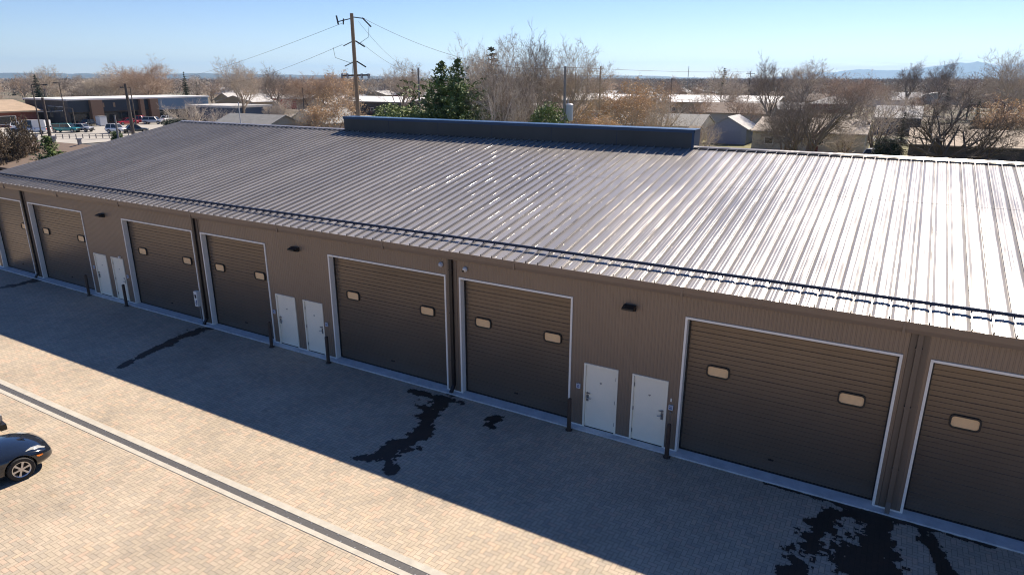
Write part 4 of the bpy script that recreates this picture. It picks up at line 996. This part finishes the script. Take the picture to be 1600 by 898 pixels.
def conifer(seed, w, m, rows=22, per=14, droop=.3, card=.34, irregular=.15, base=.06):
    rnd = random.Random(seed); tr = MB().tube([(0, 0, -.1), (0, 0, 9.6)], [.17, .02], 7); cr = MB()
    for i in range(rows):
        f = i/(rows-1); z = 10*(base + (1-base)*f); rr = w*(1-f)**.8*(1 + rnd.uniform(-irregular, irregular)) + .05
        for k in range(max(4, int(per*(1-f*.6)))):
            a_ = rnd.uniform(0, 2*math.pi); L = rr*rnd.uniform(.6, 1.12); d = Vector((math.cos(a_), math.sin(a_), -droop + rnd.uniform(-.15, .25)))
            n = max(2, int(L/(card*.42)))
            for j in range(n):
                c = Vector((0, 0, z)) + d*L*((j+1)/n); s = card*(1.0-.35*j/n)
                for _ in range(4):
                    u = (d*.6 + rv(rnd)*.8).normalized()*s*.75; v_ = u.cross(rv(rnd)).normalized()*s*.15; o_ = rv(rnd)*s*.45
                    cr.quad(c+o_-u*.5-v_, c+o_+u*.5-v_*.4, c+o_+u*.5+v_*.4, c+o_-u*.5+v_)
    return tr, cr
def cproto(key, m, bk=None, **kw):
    tr, cr = conifer(m=m, **kw); PROTO[key] = (mk(tr, 'trunk', bk or M['bark_dark']), mk(cr, 'crown', m), None)
cproto('spruce', M['needle_dark'], seed=3, w=2.1)
cproto('pine', M['needle'], seed=4, w=4.4, rows=26, per=15, droop=-.25, card=.42, irregular=.55)
cproto('cypress', M['needle'], seed=6, w=1.5, rows=26, per=16, droop=-.8, card=.4)
def shrub(seed, m, n=900):
    rnd = random.Random(seed); cr = MB(); tr = MB()
    for k in range(5):
        a_ = rnd.uniform(0, 6.28); tr.tube([(0, 0, -.1), (math.cos(a_)*1.2, math.sin(a_)*1.2, 4)], [.2, .08], 5)
    lobes = [(rv(rnd)*2.4, rnd.uniform(1.8, 3.0)) for _ in range(9)]
    for k in range(n*15):
        l, r_ = rnd.choice(lobes); c = Vector((l.x, l.y, 5.2 + l.z*1.1)) + rv(rnd)*r_*rnd.uniform(.6, 1.05)
        if c.z < .3: continue
        u = rv(rnd)*.15; v_ = u.cross(rv(rnd)).normalized()*.07; cr.quad(c-u-v_, c+u-v_, c+u+v_, c-u+v_)
    PROTO['shrub%d' % seed] = (mk(tr, 'trunk', M['bark_dark']), mk(cr, 'crown', m), None)
shrub(1, M['needle']); shrub(2, M['needle_yel']); shrub(3, M['needle_dark'])
def tree(key, px, depth, top, label=None, name='bare_tree', cat='tree', group=None, wide=1.0, rz=None, hh=None):
    p = at(px, depth, -.1); h = hh or (zat(px, top, depth) + .1); k = h/10.0
    t = empty(name, p, rz if rz is not None else (px*1.7 + depth) % 6.28, label, cat, group); t.scale = (k*wide, k*wide, k)
    tm, cm, lm = PROTO[key]
    for nm, me in (('trunk', tm), ('crown', cm), ('leaves', lm)):
        if me is None: continue
        o = bpy.data.objects.new(nm, me); col.objects.link(o); o.parent = t
    return t
NT = [ # key, px, depth, top, wide, label, name
 ('tall2', 738, 74, 90, .7, 'pale spreading bare tree leftmost of the large group behind the roof monitor', 'bare_tree'),
 ('tall', 794, 76, 66, .75, 'tallest bare tree of the large group behind the roof monitor', 'bare_tree'),
 ('elm', 838, 82, 68, .7, 'bare tree with dark rounded top right of the tallest one', 'bare_tree'),
 ('tall', 880, 78, 78, .8, 'bare tree leaning over the pale transformer pole', 'bare_tree'),
 ('brush', 795, 62, 108, .5, 'dense pale brushy bare tree in front of the tallest trees', 'bare_tree'),
 ('spread', 815, 66, 100, .62, 'pale fine twigged tree in the middle of the large group', 'bare_tree'),
 ('pine', 690, 66, 101, 1.5, 'large ragged evergreen left of the bare tree group', 'evergreen_tree'),
 ('pine', 716, 64, 97, 1.2, 'large ragged evergreen with yellow green sprays beside the bare tree group', 'evergreen_tree'),
 ('pine', 668, 62, 150, .95, 'low spreading dark evergreen just above the roof monitor', 'evergreen_tree'),
 ('spruce', 768, 84, 78, 1.5, 'slender evergreen rising inside the bare tree group', 'evergreen_tree'),
 ('shrub2', 862, 55, 168, .75, 'bright green leafy shrub left of the transformer pole', 'shrub'),
 ('shrub2', 608, 100, 165, 1.5, 'yellow green shrub right of the tallest pole', 'shrub'),
 ('spruce', 645, 150, 110, .9, 'dark narrow spruce left of the dark pole', 'evergreen_tree'),
 ('tall', 622, 140, 100, 1.0, 'bare rounded tree between the tallest pole and the spruce', 'bare_tree'),
 ('orange', 975, 100, 134, .95, 'wide orange leaved tree right of the thin brown pole', 'orange_tree'),
 ('orange', 1012, 112, 138, .8, 'orange leaved tree behind the pale grey roof', 'orange_tree'),
 ('orange', 925, 82, 172, 1.1, 'low orange leaved tree beside the transformer pole', 'orange_tree'),
 ('brush', 1030, 98, 150, .9, 'tan bare thicket before the pale grey roof', 'bare_tree'),
 ('brush', 1098, 84, 190, 1.0, 'grey bare thicket at the right end of the roof monitor', 'bare_tree'),
 ('spruce', 1131, 240, 108, 1.2, 'round dark evergreen standing over the white warehouse roof', 'evergreen_tree'),
 ('elm', 1203, 120, 100, 1.0, 'dark trunked bare tree right of the pale blue garage', 'bare_tree'),
 ('spread', 1272, 82, 128, .95, 'wide pale multi stemmed bare tree in front of the pale tan roof', 'bare_tree'),
 ('spread', 1240, 88, 150, .7, 'bare tree at the left edge of the pale tan roof', 'bare_tree'),
 ('tall', 1262, 190, 98, 1.1, 'distant bare tree rising on the skyline over the wide bare tree', 'bare_tree'),
 ('brush', 1383, 98, 140, .75, 'dense grey upright bare tree right of the pale tan roof', 'bare_tree'),
 ('spruce', 1424, 84, 178, 1.0, 'small dark evergreen beside the dense grey tree', 'evergreen_tree'),
 ('shrub3', 1400, 80, 212, 1.0, 'low dark shrub under the small evergreen', 'shrub'),
 ('cotton', 1505, 66, 142, 1.0, 'large dark spreading tree with crooked limbs at the right', 'bare_tree'),
 ('tall', 1590, 112, 86, .9, 'tall thin bare tree at the right edge of the skyline', 'bare_tree'),
 ('elm', 1475, 200, 98, 1.0, 'distant dark bare tree under the blue mountain', 'bare_tree'),
 ('elm', 1425, 210, 101, 1.0, 'distant bare tree left of the blue mountain', 'bare_tree'),
 ('orange', 1592, 88, 160, 1.15, 'orange leaved tree at the right edge', 'orange_tree'),
 ('russet', 1345, 150, 125, 1.1, 'russet bare tree above the pale tan roof', 'bare_tree'),
 ('brush', 1335, 90, 195, .9, 'yellowish bare thicket at the right end of the pale tan roof', 'bare_tree'),
 ('tall', 68, 230, 106, 1.1, 'bare round tree on the skyline at far left', 'bare_tree'),
 ('spruce', 55, 225, 118, 1.4, 'dark evergreen left of the round bare tree on the far left skyline', 'evergreen_tree'),
 ('tall2', 165, 200, 112, 1.3, 'broad pale bare tree above the commercial building', 'bare_tree'),
 ('russet', 228, 195, 103, 1.3, 'broad russet bare tree above the commercial building', 'bare_tree'),
 ('spruce', 288, 205, 114, .9, 'dark evergreen on the skyline right of the commercial building', 'evergreen_tree'),
 ('tall', 373, 160, 97, 1.0, 'bare fan shaped tree on the skyline above the dark blue shop', 'bare_tree'),
 ('elm', 425, 175, 110, 1.2, 'dark bare tree above the red trimmed store', 'bare_tree'),
 ('orange', 518, 180, 118, 1.1, 'broad orange brown tree left of the tallest pole', 'orange_tree'),
 ('russet', 488, 175, 118, 1.3, 'russet tree left of the broad orange brown tree', 'bare_tree'),
 ('orange', 512, 108, 156, 1.0, 'light orange tree before the grey gabled house', 'orange_tree'),
 ('brush', 470, 106, 166, .55, 'pale thin bare tree over the grey gabled house', 'bare_tree'),
 ('tall2', 428, 135, 158, 1.0, 'low pale bare tree behind the flat grey roof', 'bare_tree'),
 ('brush', 285, 128, 158, 1.1, 'pale bare bushy tree at the top left corner of the garage roof', 'bare_tree'),
 ('shrub3', 272, 126, 184, 2.0, 'round dark bush at the top left corner of the garage roof', 'shrub'),
 ('brush', 340, 120, 170, 1.0, 'low tan bare bush before the dark blue shop', 'bare_tree'),
 ('dull', -2, 60, 196, .55, 'dark brown leaved tree at the left edge above the garage roof', 'leafy_tree'),
 ('dull', -32, 58, 200, .6, 'dull brown leaved tree mostly outside the left edge', 'leafy_tree'),
 ('cypress', 52, 54, 217, 2.6, 'small pointed evergreen in front of the tan wall', 'evergreen_tree'),
 ('shrub1', 166, 108, 206, 1.1, 'small round green bush at the edge of the parking lot', 'shrub'),
 ('shrub2', 640, 70, 172, 1.3, 'yellow green shrub at the foot of the dark pole', 'shrub'),
]
for key, px, dep, top, wd, lab, nm in NT:
    tree(key, px, dep, top, lab, nm, 'shrub' if nm == 'shrub' else 'tree', wide=wd)
rnd = random.Random(77)
FT = 0
keep = [(-205, -112, 38, 136)]
for i in range(900):
    if FT >= 190: break
    dep = 115 + 330*rnd.random()**.8; px = rnd.uniform(-60, 1660)
    p = at(px, dep)
    if any(x0 < p.x < x1 and y0 < p.y < y1 for x0, x1, y0, y1 in keep): continue
    if dep < 200 and 560 < px < 640: continue
    hh = rnd.uniform(6.5, 12.5) if dep > 170 else rnd.uniform(4.5, 8)
    k = rnd.choice(['far0', 'far0', 'far1', 'far2', 'far3', 'far2'])
    if rnd.random() < .07: k = 'spruce'
    ev = k == 'spruce'
    tree(k, px, dep, 0, 'distant dark evergreen among the bare trees' if ev else 'distant bare tree on the wooded plain', 'evergreen_tree' if ev else 'bare_tree',
         group='distant evergreens' if ev else 'distant bare trees', wide=rnd.uniform(.9, 1.4), hh=hh, rz=rnd.uniform(0, 6.28))
    FT += 1
# scattered distant houses
rm = [M['r_grey'], M['r_pale'], M['r_tan'], M['r_pale'], M['r_brown']]; wmm = [M['w_cream'], M['w_tan'], M['w_brick'], M['w_white']]
n = 0
for i in range(900):
    if n >= 85: break
    dep = 150 + 380*rnd.random(); px = rnd.uniform(300, 1650); p = at(px, dep)
    if any(x0-12 < p.x < x1 and y0 < p.y < y1 for x0, x1, y0, y1 in keep): continue
    if -112 < p.x < -25 and 185 < p.y < 240 or p.y < 127: continue
    L = rnd.uniform(9, 22); D = rnd.uniform(8, 12)
    house('house', 'small distant house roof among the bare trees', p.x-L/2, p.x+L/2, p.y-D/2, p.y+D/2, 2.8, rnd.uniform(4.2, 5.2), rnd.choice(wmm), rnd.choice(rm), rnd.choice('xy'), group='distant houses', wins=0, door=False); n += 1

# far-off wood: one mass
def far_wood():
    b = MB(); rnd = random.Random(9)
    for i in range(11000):
        dep = 300*(22.0)**(rnd.random()**.9); px = rnd.uniform(-120, 1720); p = at(px, dep)
        s = 1 + dep/2500.0; hgt = rnd.uniform(7, 12)*(.55 if px < 700 and dep > 450 else 1); rr = rnd.uniform(4, 8)*s
        m = 46 if dep < 1200 else (14 if dep < 3000 else 7)
        for k in range(m):
            v = rv(rnd); c = Vector((p.x + v.x*rr, p.y + v.y*rr, hgt*.55 + v.z*hgt*.45*rnd.uniform(.5, 1)))
            if c.z < 0: c.z = -c.z
            L = rnd.uniform(.7, 1.8)*s*(1 if dep < 1500 else 1.6); wd = L*(.07 if dep < 1200 else .3)
            d = (rv(rnd) + Vector((0, 0, .5))).normalized(); sd = d.cross(rv(rnd)).normalized()*wd
            b.tri(c-sd, c+sd, c+d*L)
    return b
m_, t_, b_ = nodes('distant_woodland_mix'); N_ = t_.nodes.new
co = N_('ShaderNodeTexCoord'); n_ = N_('ShaderNodeTexNoise'); n_.inputs['Scale'].default_value = .012; n_.inputs['Detail'].default_value = 4; t_.links.new(co.outputs['Object'], n_.inputs['Vector'])
r_ = N_('ShaderNodeValToRGB'); cr_ = r_.color_ramp; cr_.elements[0].position = .35; cr_.elements[0].color = (.09, .085, .06, 1); cr_.elements[1].position = .65; cr_.elements[1].color = (.44, .34, .25, 1)
e_ = cr_.elements.new(.45); e_.color = (.31, .25, .20, 1); t_.links.new(n_.outputs[0], r_.inputs[0]); t_.links.new(r_.outputs[0], b_.inputs['Base Color']); b_.inputs['Roughness'].default_value = .9
tag(far_wood().build('distant_woodland', m_, fix=False), 'distant brown winter woodland covering the plain', kind='stuff')

# hills and mountains
def ridge(name, px0, px1, dist, prof, m, depth=2500):
    """prof: list of (px, height above the plain in m); a solid range with a front and a back slope"""
    b = MB(); P = []
    n = 120
    for i in range(n + 1):
        px = px0 + (px1-px0)*i/n; h = 0
        for (a0, h0), (a1, h1) in zip(prof[:-1], prof[1:]):
            if a0 <= px <= a1: f = (px-a0)/(a1-a0); f = f*f*(3-2*f); h = h0*(1-f)+h1*f
        h += (vnoise(i*.35, dist*.01, 3) + .5*vnoise(i*1.3, 1, 5) - .75)*h*.16
        d = (FX + RX*((px-CW/2)/F) + UX*((CH/2-123)/F)); hd = Vector((d.x, d.y, 0)).normalized()
        c = Vector((CP.x, CP.y, 0)) + hd*dist
        P.append([c - hd*depth*.45 + Vector((0, 0, -2)), c - hd*depth*.2 + Vector((0, 0, h*.55)), c + Vector((0, 0, max(h, 1))), c + hd*depth*.25 + Vector((0, 0, -2))])
    for i in range(n):
        for j in range(3): b.quad(P[i][j], P[i+1][j], P[i+1][j+1], P[i][j+1])
    return tag(b.build(name, m, smooth=True, fix=False), kind='structure')
M['hill'] = mat('wooded_hills', (.05, .065, .07), .95, 0, .4, .002); M['mountain'] = mat('mountain_rock', (.035, .055, .09), .95, 0, .3, .001)
ridge('hills', -250, 700, 9000, [(-250, 50), (0, 60), (200, 54), (320, 62), (450, 52), (560, 44), (640, 24), (700, 8)], M['hill'])
ridge('hills', 640, 1240, 10500, [(640, 8), (760, 36), (900, 62), (1000, 52), (1100, 26), (1240, 8)], M['hill'])
ridge('mountains', 1180, 1900, 14500, [(1180, 15), (1280, 125), (1340, 170), (1400, 165), (1460, 215), (1510, 300), (1560, 250), (1640, 265), (1750, 330), (1900, 250)], M['mountain'], 3500)

# haze
hb = MB().box(-17800, 17800, -17800, 17800, -3.0, 420.0).build('haze', None if False else bpy.data.materials.new('haze_air'))
hm = hb.data.materials[0]; hm.use_nodes = True; hn = hm.node_tree; hn.nodes.clear()
ho = hn.nodes.new('ShaderNodeOutputMaterial'); pv = hn.nodes.new('ShaderNodeVolumePrincipled'); pv.inputs['Density'].default_value = 6e-5; pv.inputs['Anisotropy'].default_value = 0.3
pv.inputs['Color'].default_value = (0.42, 0.70, 1.0, 1); hn.links.new(pv.outputs[0], ho.inputs['Volume'])
tag(hb, 'thin blue air haze over the whole plain', kind='stuff')
